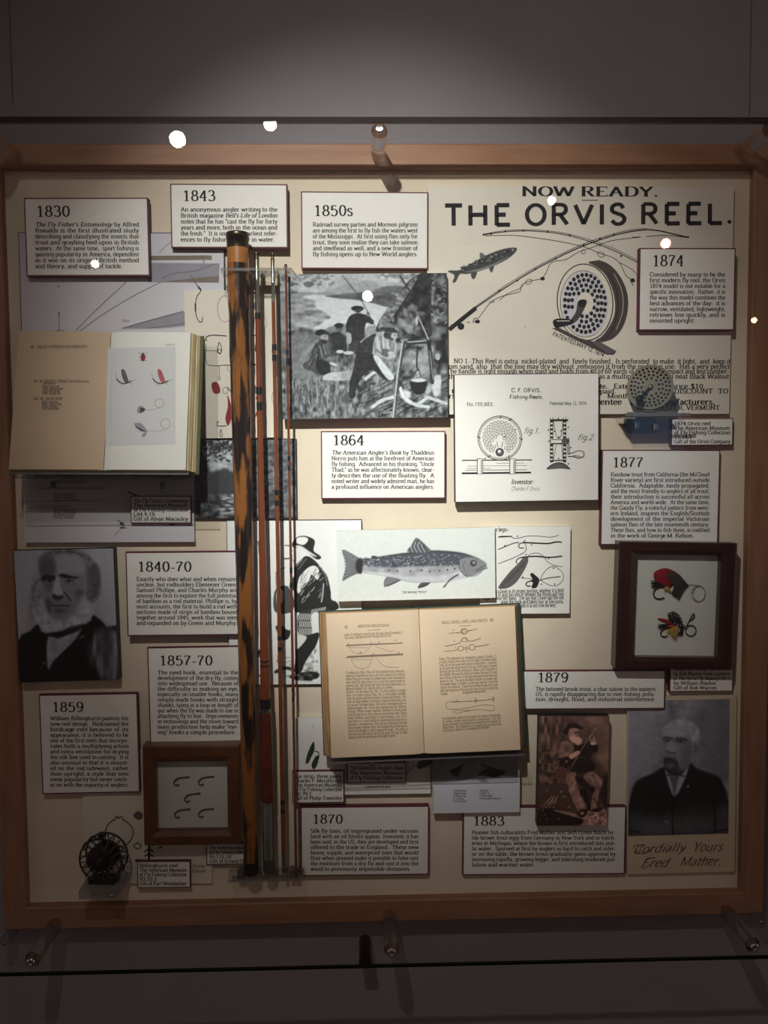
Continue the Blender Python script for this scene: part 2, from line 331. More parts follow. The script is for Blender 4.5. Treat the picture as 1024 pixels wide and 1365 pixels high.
_g('&', .7, 'c .6,.4 .4,.04 .2,.02 .09,.14 .16,.32 .36,.46 .38,.62 .27,.69 .18,.58 .3,.36 .62,.03')
_g(' ', .28, '')
_gc = {}
def glyph(ch, T, t, serif, seg):
    key = (ch, T, t, serif, seg)
    if key in _gc: return _gc[key]
    adv, spec = GL.get(ch, GL['-']); vs = []; fs = []
    def rib(P, closed=False):
        P = np.array(P, float); k = len(P)
        Tn = (np.roll(P, -1, 0) - np.roll(P, 1, 0)) if closed else np.gradient(P, axis=0)
        Tn /= np.linalg.norm(Tn, axis=1, keepdims=True) + 1e-9
        hw = .5 * (t + (T - t) * np.abs(Tn[:, 1]) ** 1.3); N = np.stack([-Tn[:, 1], Tn[:, 0]], 1) * hw[:, None]
        o = len(vs); vs.extend((P - N).tolist()); vs.extend((P + N).tolist())
        fs.extend((o + i, o + (i + 1) % k, o + k + (i + 1) % k, o + k + i) for i in range(k if closed else k - 1))
    def rect(x0, x1, y0, y1):
        o = len(vs); vs.extend([[x0, y0], [x1, y0], [x1, y1], [x0, y1]]); fs.append((o, o + 1, o + 2, o + 3))
    for st in filter(None, spec.split('|')):
        k, rest = st[0], st[2:].replace(',', ' ').split(); n = [float(q) for q in rest]
        if k == 'v': rect(n[0] - T / 2, n[0] + T / 2, n[1] - (.02 if n[1] == .02 else 0), n[2])
        elif k == 'h': rect(n[0], n[1], n[2] - t * .6, n[2] + t * .6)
        elif k == 'k':
            if serif: rect(n[0] - t * .5, n[0] + t * .5, n[1], n[2])
        elif k == 's':
            if serif: rect(n[0] - n[2], n[0] + n[2], n[1] - t * .5, n[1] + t * .5)
        elif k == 'd':
            a = np.linspace(0, 2 * math.pi, 7)[:-1]; r = n[2] * (1 if T < .12 else 1.2); o = len(vs)
            vs.extend([[n[0] + r * math.cos(q), n[1] + r * math.sin(q)] for q in a]); fs.append(tuple(range(o, o + 6)))
        elif k == 'p': 
            Q = np.array(n).reshape(-1, 2)
            for i in range(len(Q) - 1): rib(Q[i:i + 2])
        elif k == 'c': rib(crom(np.array(n).reshape(-1, 2), seg))
        elif k == 'o':
            a = np.linspace(0, 2 * math.pi, 6 * max(seg, 2) + 1)[:-1]
            rib([(n[0] + n[2] * math.cos(q), n[1] + n[3] * math.sin(q)) for q in a], True)
    r = (adv, np.array(vs).reshape(-1, 2), fs); _gc[key] = r; return r
def twidth(s, gap=0.0): return sum(GL.get(c, GL['-'])[0] + gap for c in s if c != '*')
def text(mb, s, P0, P1, em, z=0.0, mode='justify', T=.10, t=.05, serif=True, seg=2, slant=0.0, gap=0.0, mi=0, squeeze=True, wide=1.12):
    """Lay one line of lettering from P0 towards P1 (local xy). Modes: justify (stretch spaces), left, fit (stretch letters), centre."""
    P0 = np.array(P0, float); P1 = np.array(P1, float); L = np.linalg.norm(P1 - P0); d = (P1 - P0) / L; up = np.array([-d[1], d[0]])
    nat = twidth(s, gap) * em; sx = em; sp = 0.0; x = 0.0
    ns = s.count(' ')
    if mode == 'fit': sx = em * L / nat
    elif mode == 'justify':
        if nat > L and squeeze:
            sx = em * L / nat
        elif ns:
            sx = em * min(wide, .985 * L / nat); sp = (L - nat * sx / em) / ns
    elif nat > L and squeeze and mode == 'left': sx = em * L / nat
    if mode == 'centre': x = (L - nat) / 2
    it = slant
    for c in s:
        if c == '*': it = 0.22 if it == slant else slant; continue
        adv, vs, fs = glyph(c, T, t, serif, seg)
        if len(vs):
            q = P0 + np.outer(x + (vs[:, 0] + it * vs[:, 1]) * sx, d) + np.outer(vs[:, 1] * em, up)
            k = len(mb.v); mb.v.extend([(a, b, z) for a, b in q.tolist()])
            for f in fs: mb.f.append(tuple(i + k for i in f)); mb.m.append(mi); mb.smooth.append(False)
        x += (adv + gap) * sx + (sp if c == ' ' else 0)
    return x

# ------------------------------------------------------------------ printed tone pictures: shades worked out per mesh point
class Pic:
    def __init__(s, X, Y, base=.7, zoom=None):
        s.ss = 1.0; s.X, s.Y = X, Y; s.C = np.zeros(X.shape + (3,)); s.C[:] = base; s.z = zoom or (0, 0, 1.0)
    def q(s, pts):
        ox, oy, k = s.z; P = np.array(pts, float); return np.stack([ox + P[:, 0] / k, oy + P[:, 1] / k], 1)
    def mix(s, a, col): s.C += (np.asarray(col, float) * np.ones(3) - s.C) * np.clip(a, 0, 1)[..., None]
    def win(s, P, pad):
        return np.where((s.X > P[:, 0].min() - pad) & (s.X < P[:, 0].max() + pad) & (s.Y > P[:, 1].min() - pad) & (s.Y < P[:, 1].max() + pad))
    def poly(s, pts, col, soft=.8, a=1.0, smooth=True):
        P = s.q(pts); soft = max(soft * s.ss, .4)
        if smooth: P = crom(P, 3, True)
        w = s.win(P, soft * 2 + 1); x, y = s.X[w], s.Y[w]
        if not len(x): return
        ins = np.zeros(x.shape, bool); d2 = np.full(x.shape, 1e9)
        for i in range(len(P)):
            (x1, y1), (x2, y2) = P[i], P[(i + 1) % len(P)]
            ex, ey = x2 - x1, y2 - y1; l2 = ex * ex + ey * ey + 1e-9
            tt = np.clip(((x - x1) * ex + (y - y1) * ey) / l2, 0, 1)
            d2 = np.minimum(d2, (x - x1 - tt * ex) ** 2 + (y - y1 - tt * ey) ** 2)
            if y1 != y2: ins ^= ((y1 > y) != (y2 > y)) & (x < ex * (y - y1) / (y2 - y1) + x1)
        sd = np.sqrt(d2) * np.where(ins, 1, -1)
        al = np.clip(.5 + sd / (2 * soft), 0, 1) * a
        s.C[w] += (np.asarray(col, float) * np.ones(3) - s.C[w]) * al[:, None]
    def ell(s, cx, cy, rx, ry, col, soft=.8, a=1.0, rot=0):
        soft = max(soft * s.ss, .4); ox, oy, k = s.z; cx, cy, rx, ry = ox + cx / k, oy + cy / k, rx / k, ry / k
        c, n = math.cos(math.radians(rot)), math.sin(math.radians(rot)); dx, dy = s.X - cx, s.Y - cy
        u, v = (dx * c + dy * n) / rx, (-dx * n + dy * c) / ry; r = np.sqrt(u * u + v * v)
        s.mix(np.clip(.5 + (1 - r) * min(rx, ry) / (2 * soft), 0, 1) * a, col)
    def line(s, pts, w, col, soft=.6, a=1.0, smooth=True):
        P = s.q(pts); w = w / s.z[2] / 2; soft = max(soft * s.ss, .4)
        if smooth and len(P) > 2: P = crom(P, 4)
        wn = s.win(P, w + soft * 2 + 1); x, y = s.X[wn], s.Y[wn]
        if not len(x): return
        d2 = np.full(x.shape, 1e9)
        for (x1, y1), (x2, y2) in zip(P[:-1], P[1:]):
            ex, ey = x2 - x1, y2 - y1; l2 = ex * ex + ey * ey + 1e-9
            tt = np.clip(((x - x1) * ex + (y - y1) * ey) / l2, 0, 1)
            d2 = np.minimum(d2, (x - x1 - tt * ex) ** 2 + (y - y1 - tt * ey) ** 2)
        al = np.clip(.5 + (w - np.sqrt(d2)) / (2 * soft), 0, 1) * a
        s.C[wn] += (np.asarray(col, float) * np.ones(3) - s.C[wn]) * al[:, None]
    def nz(s, scale, seed=0, sx=1.0, sy=1.0, rot=0):
        c, n = math.cos(math.radians(rot)), math.sin(math.radians(rot))
        x = (s.X * c + s.Y * n) / scale * sx; y = (-s.X * n + s.Y * c) / scale * sy
        xi, yi = np.floor(x).astype(int), np.floor(y).astype(int); fx, fy = x - xi, y - yi
        fx, fy = fx * fx * (3 - 2 * fx), fy * fy * (3 - 2 * fy)
        g = np.random.RandomState(seed).rand(64, 64); h = lambda a, b: g[a % 64, b % 64]
        return (h(xi, yi) * (1 - fx) + h(xi + 1, yi) * fx) * (1 - fy) + (h(xi, yi + 1) * (1 - fx) + h(xi + 1, yi + 1) * fx) * fy
    def grain(s, amp, scale, seed=0, **k): s.C += ((s.nz(scale, seed, **k) - .5) * 2 * amp)[..., None]
    def region(s, pts, soft):                      # soft mask of a polygon
        t = Pic(s.X, s.Y, 0, s.z); t.ss = s.ss; t.poly(pts, 1.0, soft); return t.C[..., 0]
    def tex(s, pts, soft, amp, scale, seed, off=0, **k):
        s.C += (s.region(pts, soft) * ((s.nz(scale, seed, **k) - .5) * 2 * amp + off))[..., None]
def picture(name, parent, fr, u0, u1, v0, v1, w, fn, step=1.0, zoom=None, base=.7, tone=None):
    """Grid of points on the board face; fn paints the Pic in photo pixels (through zoom)."""
    ppm = FPX / 1.40; nu = max(8, int((u1 - u0) * ppm / step)); nv = max(8, int((v1 - v0) * ppm / step))
    U, V = np.meshgrid(np.linspace(u0, u1, nu + 1), np.linspace(v0, v1, nv + 1))
    Lc = np.stack([U, V, np.full_like(U, w)], -1); P = proj(fr.wall(Lc))
    pc = Pic(P[..., 0], P[..., 1], base, zoom); fn(pc)
    C = np.clip(pc.C, 0.01, .96)
    if tone is not None: C = tone(C)
    C = lin(C)
    idx = np.arange((nu + 1) * (nv + 1)).reshape(nv + 1, nu + 1)
    F = np.stack([idx[:-1, :-1], idx[:-1, 1:], idx[1:, 1:], idx[1:, :-1]], -1).reshape(-1, 4)
    me = bpy.data.meshes.new(name); nV = (nu + 1) * (nv + 1); nF = len(F)
    me.vertices.add(nV); me.vertices.foreach_set('co', Lc.reshape(-1).astype('f4'))
    me.loops.add(nF * 4); me.loops.foreach_set('vertex_index', F.reshape(-1).astype('i4'))
    me.polygons.add(nF); me.polygons.foreach_set('loop_start', np.arange(0, nF * 4, 4, dtype='i4'))
    me.update(calc_edges=True)
    a = me.color_attributes.new('print', 'FLOAT_COLOR', 'POINT')
    a.data.foreach_set('color', np.concatenate([C.reshape(-1, 3), np.ones((nV, 1))], 1).reshape(-1).astype('f4'))
    me.materials.append(MATS['printed_picture'])
    o = bpy.data.objects.new(name, me); COL.objects.link(o); o.parent = parent; return o
mat('feather_pink', (176, 92, 92), 0.8); mat('cane_pale', (168, 110, 52), 0.35, var=0.1, coat=0.3); mat('cane_dark', (120, 62, 32), 0.3, var=0.1, coat=0.4)
mat('pewter_dark', (84, 88, 84), 0.4, 0.8, var=0.15)

# ================================================================== the room
WZ = -0.022                                        # the gallery wall lies this far behind the backing board
def struct(name, mb, mats):
    o = mb.build(name, mats, None, lambda p: B(p)); tag(o, kind='structure'); return o
struct('wall_back', MB().box(-6.5, 6.5, -HC, 1.45, WZ - 0.1, WZ), 'wall_paint')
struct('ceiling', MB().box(-6.5, 6.5, 1.45, 1.5, WZ - 0.1, 8.6), 'ceiling_paint')
struct('floor', MB().box(-6.5, 6.5, -HC - 0.05, -HC, WZ - 0.1, 8.6), 'floor_carpet')
for i, (x, y0, y1) in enumerate(((10, -60, 140), (1003, -60, 155))):     # narrow open joints between the wall boards
    a = at(x, y0, WZ); b = at(x, y1, WZ)
    struct('trim_%d' % (i + 1), MB().box(a[0] - .0009, a[0] + .0009, b[1], 1.45, WZ, WZ + .0004), 'ink_mid')

# ================================================================== display frame with its backing board
IX0, IX1, IY0, IY1 = -0.6027, 0.6018, -0.6005, 0.604; RW = 0.038; FZ = 0.018
case = thing('display_frame', Frame((0, 0, WZ)), 'large square light maple frame with a cream backing board on the grey wall', 'frame')
L0 = -WZ
MB().box(IX0 - .004, IX1 + .004, IY0 - .004, IY1 + .004, 0, L0).build('backing_board', 'backing_linen', case)
def rail(a, b, c, d, m):                           # a,b = outer corners, c,d = inner corners (mitred), rounded inner lip
    z1 = L0 + FZ; e = .0022
    def sh(p, q, k): return (p[0] + (q[0] - p[0]) * k, p[1] + (q[1] - p[1]) * k)
    k = e / RW
    a2, b2, c2, d2 = sh(a, d, k), sh(b, c, k), sh(c, b, k), sh(d, a, k)
    v = [(*a, 0), (*b, 0), (*c, 0), (*d, 0), (*a, z1 - e), (*b, z1 - e), (*c, z1 - e), (*d, z1 - e), (*a2, z1), (*b2, z1), (*c2, z1), (*d2, z1)]
    f = [(8, 9, 10, 11), (3, 2, 1, 0)]
    for i in range(4): j = (i + 1) % 4; f += [(i, j, j + 4, i + 4), (i + 4, j + 4, j + 8, i + 8)]
    MB().add(v, f).build('rail', m, case)
ox0, ox1, oy0, oy1 = IX0 - RW, IX1 + RW, IY0 - RW, IY1 + RW
rail((ox1, oy1), (ox0, oy1), (IX0, IY1), (IX1, IY1), 'maple_h')
rail((ox0, oy0), (ox1, oy0), (IX1, IY0), (IX0, IY0), 'maple_h')
rail((ox0, oy1), (ox0, oy0), (IX0, IY0), (IX0, IY1), 'maple_v')
rail((ox1, oy0), (ox1, oy1), (IX1, IY1), (IX1, IY0), 'maple_v')

# ================================================================== clear acrylic cover sheet on standoffs
PZ = 0.115; PT = 0.005
pt, pb = at(512, 163.5, PZ)[1], at(512, 1285, PZ)[1]
xl = at(42, 1281, PZ)[0] - .06; xr = at(1005, 1261, PZ)[0] + .06
cover = thing('acrylic_cover', Frame((0, 0, PZ)), 'clear acrylic cover sheet held off the wall in front of the whole display', 'cover')
MB().box(xl, xr, pb, pt, 0, PT, 0, 1).build('sheet', ['acrylic_pane', 'acrylic_edge'], cover)
MB().box(xl, xr, pt - .0005, pt + .0065, -.004, PT).build('edge_strip', 'acrylic_strip', cover)
MB().box(xl, xr, pb - .0028, pb + .0002, -.0005, PT + .0005).build('lower_edge', 'acrylic_lower_edge', cover)
def ring(n=24, r=1.0, c=(0, 0), ph=0.0): return [(c[0] + r * math.cos(2 * math.pi * i / n + ph), c[1] + r * math.sin(2 * math.pi * i / n + ph)) for i in range(n)]
def lathe(mb, prof, c=(0, 0), n=24, mi=0, axis='z', sm=True):       # prof: (radius, height) along local z
    v = []
    for r, h in prof:
        for i in range(n):
            q = 2 * math.pi * i / n; a, b = c[0] + r * math.cos(q), c[1] + r * math.sin(q)
            v.append((a, b, h) if axis == 'z' else (a, h, b))
    k = len(prof)
    f = [(i * n + j, i * n + (j + 1) % n, (i + 1) * n + (j + 1) % n, (i + 1) * n + j) for i in range(k - 1) for j in range(n)]
    if axis != 'z': f = [t[::-1] for t in f]
    mb.add(v, f, mi, sm); caps = [tuple(range(n - 1, -1, -1)), tuple(range((k - 1) * n, k * n))]
    if axis != 'z': caps = [t[::-1] for t in caps]
    mb.add(v, caps, mi); return mb
for x, y, wh in ((-17, 178, 'beyond the 1830 panel'), (506, 173, 'above the 1850s panel'), (1029, 172, 'beyond the large reel advertisement'), (42, 1281, 'below the birdcage reel'), (522, 1268, 'next to the brass barrel lock'), (1005, 1261, 'below the handwritten portrait')):
    c = at(x, y, PZ + PT)[:2]; f_ = Frame((c[0], c[1], WZ))
    so = thing('standoff', f_, 'clear standoff with a steel screw holding the acrylic sheet, ' + wh, 'standoff', 'standoffs of the acrylic cover')
    lathe(MB(), [(.0118, .0002), (.0118, PZ - WZ - .0002)]).build('rod', 'acrylic_solid', so)
    h_ = PZ + PT - WZ
    lathe(MB(), [(.0122, h_), (.0122, h_ + .0012), (.0112, h_ + .0018)]).build('washer', 'acrylic', so)
    lathe(MB(), [(.0068, h_ + .0018), (.0068, h_ + .0032), (.0055, h_ + .0054), (.003, h_ + .0062), (.0026, h_ + .005)]).build('screw', 'steel', so)
for x, y, wh in ((6, 1255, 'nearest the birdcage reel'), (1014, 1227, 'nearest the handwritten portrait')):             # small clear bumpers at the lower corners of the frame
    c = at(x, y, .03)
    t = thing('acrylic_bumper', Frame((c[0], c[1], WZ)), 'small clear acrylic bumper below the frame corner ' + wh, 'bumper', 'clear bumpers below the frame corners')
    lathe(MB(), [(.009, 0), (.009, .05), (.006, .054)]).build('post', 'acrylic_rod', t)
    lathe(MB(), [(.003, .054), (.003, .056), (.0015, .0575)]).build('screw', 'steel', t)
# barrel lock below the frame
c = at(487, 1274, .02)
lk = thing('barrel_lock', Frame((c[0], c[1], WZ)), 'brass barrel lock with a rounded top below the maple frame', 'lock')
r = .0108; prof = [(-r, -.006)] + [(r * math.cos(math.pi - q), .002 + r * math.sin(math.pi - q)) for q in np.linspace(0, math.pi, 15)] + [(r, -.006)]
MB().prism(prof[::-1], 0, .062).build('body', 'lock_brass', lk)
MB().prism([(x * .86, y * .86) for x, y in prof[::-1]], .062, .0635).build('front_plate', 'dark_iron', lk)
MB().box(-.0012, .0012, -.004, .004, .0635, .0642).build('keyhole', 'ink', lk)

# ================================================================== mounted text panels
def quadframe(q, z):
    P = [at(x, y, z) for x, y in q]                # TL TR BR BL
    O = sum(P) / 4; U = (P[1] - P[0]) + (P[2] - P[3]); fr = Frame(O, U / np.linalg.norm(U))
    w = (np.linalg.norm(P[1] - P[0]) + np.linalg.norm(P[2] - P[3])) / 2; h = (np.linalg.norm(P[0] - P[3]) + np.linalg.norm(P[1] - P[2])) / 2
    return fr, w, h
PXM = 1.25e-3                                      # about one pixel of the photograph, in metres
def board(name, q, z, th, label, cat, group=None, edge='maroon', face='paper', margin=1.6):
    fr, w, h = quadframe(q, z); t = thing(name, fr, label, cat, group)
    MB().box(-w / 2, w / 2, -h / 2, h / 2, -th, -.0005).build('board', edge, t)
    if margin is not None:
        m = margin * PXM
        MB().box(-w / 2 + m, w / 2 - m, -h / 2 + m, h / 2 - m, -.0005, 0).build('face_sheet', face, t)
    return t, fr, w, h
def body(mb, fr, lines, x0, x1, y0, y1, em, z=.0002, last='left', **k):
    n = len(lines)
    for i, s in enumerate(lines):
        y = y0 + (y1 - y0) * i / max(n - 1, 1)
        mode = last if i == n - 1 else 'justify'
        text(mb, s, fr.px(x0, y), fr.px(x1, y), em * PXM, z, mode, **k)
def panel(year, q, z, th, tx0, tx1, ty, th_px, x0, x1, y0, y1, lines, where, em=7.5, last='left'):
    t, fr, w, h = board('text_panel', q, z, th, 'cream text panel with a maroon border headed %s, %s' % (year, where), 'text panel', 'dated text panels')
    mb = MB(); text(mb, year, fr.px(tx0, ty), fr.px(tx1, ty), th_px / .68 * PXM, .0002, 'fit', T=.125, t=.05, seg=4)
    mb.build('heading', 'ink', t)
    mb = MB(); body(mb, fr, lines, x0, x1, y0, y1, em, last=last, T=.15, t=.08, wide=1.32); mb.build('body_text', 'ink', t)
    return t
panel('1830', [(31, 263), (197, 264), (200, 367), (36, 369)], .022, .014, 48, 94, 289, 13.4, 47, 185.5, 302, 357.5,
      ["*The Fly Fisher's Entomology* by Alfred", "Ronalds is the first illustrated study", "describing and classifying the insects that",
       "trout and grayling feed upon in British", "waters.  At the same time,  sport fishing is", "gaining popularity in America, dependent",
       "as it was on its original British method", "and theory, and supply of tackle."], 'above the book of insect plates')
panel('1843', [(226, 244), (383, 246), (384, 330), (229, 331)], .020, .012, 243, 288, 268, 13, 241, 370, 282, 322,
      ["An anonymous angler writing to the", "British magazine *Bell's Life of London*", 'notes that he has "cast the fly for forty',
       "years and more, both in the ocean and", 'the fresh."  It is one of the earliest refer-', "ences to fly fishing dry fly in water."], 'behind the top of the bamboo tube')
panel('1850s', [(401, 255), (571, 256), (571, 359), (402, 358)], .014, .014, 418, 471, 288, 13.4, 417, 557, 302, 341.5,
      ["Railroad survey parties and Mormon pilgrims", "are among the first to fly fish the waters west", "of the Mississippi.  At first using flies only for",
       "trout, they soon realize they can take salmon", "and steelhead as well, and a new frontier of", "fly fishing opens up to New World anglers."], 'above the camp scene')
panel('1864', [(427, 575), (594, 574), (594, 665), (429, 665)], .012, .012, 443, 486, 593.5, 13, 442, 579, 606, 651.5,
      ["*The American Angler's Book* by Thaddeus", "Norris puts him at the forefront of American", 'fly fishing.  Advanced in his thinking, "Uncle',
       'Thad," as he was affectionately known, clear-', "ly describes the use of the floating fly.  A", "noted writer and widely admired man, he has",
       "a profound influence on American anglers."], 'below the camp scene')
panel('1874', [(852, 331), (981, 330), (979, 441), (852, 440)], .022, .012, 869, 912, 355, 14, 866, 967, 368.6, 430,
      ["Considered by many to be the", "first modern fly reel, the Orvis", "1874 model is not notable for a", "specific innovation.  Rather, it is",
       "the way this model combines the", "best advances of the day:  it is", "narrow, ventilated, lightweight,", "retrieves line quickly, and is", "mounted upright."],
      'on the large reel advertisement')
panel('1877', [(802, 600), (960, 599), (958, 727), (801, 726)], .012, .012, 816, 858, 623, 13, 814, 946, 635, 716.5,
      ["Rainbow trout from California (the McCloud", "River variety) are first introduced outside", "California.  Adaptable, easily propagated,",
       "and the most friendly to anglers of all trout,", "their introduction is successful all across", "America and world-wide.  At the same time,",
       "the Gaudy Fly, a colorful pattern from west-", "ern Ireland, inspires the English/Scottish", "development of the imperial Victorian",
       "salmon flies of the late nineteenth century.", "These flies, and how to fish them, is codified", "in the work of George M. Kelson."], 'above the dark box of two flies')
panel('1840-70', [(167, 736), (331, 734.5), (332, 846.5), (170, 848)], .019, .012, 183, 256, 762, 13, 182, 316.5, 774.5, 833,
      ["Exactly who does what and when remains", "unclear, but rodbuilders Ebeneezer Green,", "Samuel Phillipe, and Charles Murphy are",
       "among the first to explore the full potential", "of bamboo as a rod material. Phillipe is, by", "most accounts, the first to build a rod with",
       "sections made of strips of bamboo bound", "together around 1845, work that was seen", "and expanded on by Green and Murphy."], 'beside the portrait of a white-bearded man')
panel('1857-70', [(196, 863), (332, 861), (334, 988), (200, 991)], .014, .007, 212, 284, 887, 13, 210, 318, 899, 978.5,
      ["The eyed hook, essential to the", "development of the dry fly, comes", "into widespread use.  Because of", "the difficulty in making an eye,",
       "especially on smaller hooks, many", "simply made hooks with straight", "shanks, tying in a loop or length of", "gut when the fly was made to use in",
       "attaching fly to line.  Improvements", "in technology and the move toward", 'mass production help make "eye-', 'ing" hooks a simple procedure.'],
      'above the framed fish hooks')
panel('1859', [(52, 926), (184, 924), (186, 1056), (56, 1059)], .014, .0085, 69, 112, 949, 13, 67, 171.5, 960, 1048.6,
      ["William Billinghurst patents his", "new reel design.  Nicknamed the", "birdcage reel because of its", "appearance, it is believed to be",
       "one of the first reels that incorpo-", "rates both a multiplying action", "and extra ventilation for drying", "the silk line used in casting.  It is",
       "also unusual in that it is mount-", "ed on the rod sideways, rather", "than upright, a style that sees", "some popularity but never catch-", "es on with the majority of anglers."],
      'above the birdcage reel')
panel('1870', [(400, 1076), (572, 1074), (572, 1166), (402, 1168)], .012, .012, 416, 457.5, 1098, 12.6, 414, 558, 1110, 1160.6,
      ["Silk fly lines, oil impregnated under vacuum", "(and with an oil finish) appear. Invented, it has", "been said, in the US, they are developed and first",
       "offered to the trade in England.  These new", "heavy, supple, and waterproof lines that would", "float when greased make it possible to false cast",
       "the moisture from a dry fly and cast it into the", "wind to previously impossible distances."], 'beside the feet of the rods')
panel('1879', [(690, 894), (887, 893), (887, 945), (692, 946)], .014, .006, 716, 758, 909.5, 13, 714, 874, 921, 934.5,
      ["The beloved brook trout, a char native to the eastern", "US, is rapidly disappearing due to over-fishing, pollu-", "tion, drought, flood, and industrial interference."],
      'below the dark box of two flies')
panel('1883', [(616, 1076), (834, 1075), (834, 1165), (618, 1167)], .010, .010, 630, 673, 1100.5, 12.6, 629, 821, 1112, 1155,
      ["Pioneer fish culturalists Fred Mather and Seth Green hatch fer-", "tile brown trout eggs from Germany in New York and in hatch-",
       "eries in Michigan, where the brown is first introduced into pub-", "lic water.  Spurned at first by anglers as hard to catch and infer-",
       "or on the table, the brown trout gradually gains approval by", "increasing rapidly, growing bigger, and tolerating moderate pol-", "lution and warmer water."],
      'below the sepia photograph')

# ------------------------------------------------------------------ small caption labels
def caption(q, z, th, x0, x1, y0, y1, lines, where, em=7.0):
    t, fr, w, h = board('caption_label', q, z, th, 'small white caption label with a dark border ' + where, 'caption label', 'small caption labels', margin=1.3)
    mb = MB(); n = len(lines)
    for i, s in enumerate(lines):
        y = y0 + (y1 - y0) * i / max(n - 1, 1)
        text(mb, s, fr.px(x0, y), fr.px(x1, y), em * PXM, .0002, 'left', T=.16, t=.08, wide=1.2)
    mb.build('body_text', 'ink', t); return t
caption([(895, 558), (978, 557), (977, 594), (895, 594)], .013, .012, 899, 974, 567, 591,
        ["1874 Orvis reel", "The American Museum", "of Fly Fishing Collection", "71.14.1", "Gift of the Orvis Company"], 'beside the perforated fly reel')
caption([(174, 661), (255, 661), (255, 698), (174, 698)], .019, .007, 178, 251, 670, 694,
        ["*The Fly Fisher's Entomology*", "The American Museum", "of Fly Fishing Collection", "L84.4.19", "Gift of Alvan Macauley"], 'below the book of insect plates')
caption([(182, 1148), (254, 1148), (254, 1183), (184, 1184)], .013, .007, 186, 249, 1156, 1180,
        ["Billinghurst reel", "The American Museum", "of Fly Fishing Collection", "93.32.1", "Gift of Karl Wombacher"], 'beside the birdcage reel')
caption([(275, 1124), (336, 1124), (336, 1152), (275, 1153)], .010, .010, 279, 334, 1132, 1150,
        ["The American Museum", "of Fly Fishing Collection", "95.132.18", "Gift of Ernest Hille"], 'below the framed fish hooks', em=6.6)
caption([(389, 1028), (459, 1027), (459, 1070), (390, 1071)], .016, .006, 393, 456, 1037, 1066,
        ["Six strip, three piece", "Charles F. Murphy rod", "The American Museum", "of Fly Fishing Collection", "80.39.1", "Gift of Philip Townsley"], 'beside the lower ends of the rods', em=6.8)
caption([(463, 1017), (541, 1016), (541, 1043), (463, 1044)], .016, .006, 466, 538, 1026, 1039,
        ["*The American Angler's Book*", "The American Museum", "of Fly Fishing Collection"], 'below the open book of fishing knots', em=6.8)
caption([(893, 886), (978, 885), (977, 922), (893, 922)], .013, .012, 898, 974, 894, 919,
        ["Gaudy flies tied by Bob Warren", "by Bob Warren from a pattern", "in *The Art of Fly Making* (1855)", "by William Blacker", "Gift of Bob Warren"], 'below the dark box of two flies', em=6.8)

# ================================================================== mounted pictures and drawings
def zq(zm, pts): return [(zm[0] + x / zm[2], zm[1] + y / zm[2]) for x, y in pts]
class Draw:                                        # ink strokes and flat ink shapes on a board, traced in zoomed pixels
    def __init__(s, fr, zm=(0, 0, 1.0), z=.0003): s.fr, s.zm, s.z, s.mb = fr, zm, z, MB(); s.k = 0
    def P(s, pts): return np.array([s.fr.px(*p) for p in zq(s.zm, pts)])
    def zz(s): s.k += 1; return s.z + s.k * 1.5e-6
    def line(s, pts, w=1.0, smooth=True, mi=0, taper=False, closed=False):      # w in photo pixels
        P = s.P(pts); P = crom(P, 5, closed) if smooth and len(P) > 2 else P
        hw = w * PXM / 2 * (np.linspace(1, .25, len(P)) if taper else np.ones(len(P)))
        s.mb.ribbon(P, hw, s.zz(), mi, closed); return s
    def fill(s, pts, smooth=True, mi=0):
        P = s.P(pts); P = crom(P, 4, True) if smooth else P
        a = sum(P[i][0] * P[(i + 1) % len(P)][1] - P[(i + 1) % len(P)][0] * P[i][1] for i in range(len(P)))
        s.mb.flat(P if a > 0 else P[::-1], s.zz(), mi); return s
    def ell(s, cx, cy, rx, ry, w=None, mi=0, rot=0, n=20, a0=0, a1=360):
        c, q = math.cos(math.radians(rot)), math.sin(math.radians(rot))
        full = a1 - a0 >= 360; A = np.radians(np.linspace(a0, a1, n + 1)); A = A[:-1] if full else A
        pts = [(cx + rx * math.cos(t) * c - ry * math.sin(t) * q, cy + rx * math.cos(t) * q + ry * math.sin(t) * c) for t in A]
        if w is None: return s.fill(pts, False, mi)
        return s.line(pts, w, False, mi, closed=full)
    def txt(s, st, x0, x1, y, em_px, mode='left', y1=None, **k):
        a, b = s.P([(x0, y), (x1, y if y1 is None else y1)])
        text(s.mb, st, a, b, em_px * PXM, s.zz(), mode, **k); return s
    def build(s, name, mats, t, fn=None, gap=.007):      # figures that stand apart on the sheet become parts of their own
        V = np.array(s.mb.v); F = s.mb.f; cell = {}
        par = {}
        def find(a):
            while par[a] != a: par[a] = par[par[a]]; a = par[a]
            return a
        keys = [tuple(k) for k in np.floor(V[:, :2] / gap).astype(int)]
        for k in set(keys): par[k] = k
        for k in list(par):
            for dx in (-1, 0, 1):
                for dy in (-1, 0, 1):
                    q = (k[0] + dx, k[1] + dy)
                    if q in par: par[find(q)] = find(k)
        for f in F:
            for i in f[1:]: par[find(keys[i])] = find(keys[f[0]])
        groups = {}
        for j, f in enumerate(F): groups.setdefault(find(keys[f[0]]), []).append(j)
        for g in groups.values():
            mb = MB(); used = {}
            for j in g:
                nf = []
                for i in F[j]:
                    if i not in used: used[i] = len(mb.v); mb.v.append(s.mb.v[i])
                    nf.append(used[i])
                mb.f.append(tuple(nf)); mb.m.append(s.mb.m[j]); mb.smooth.append(False)
            mb.build(name, mats, t, fn)

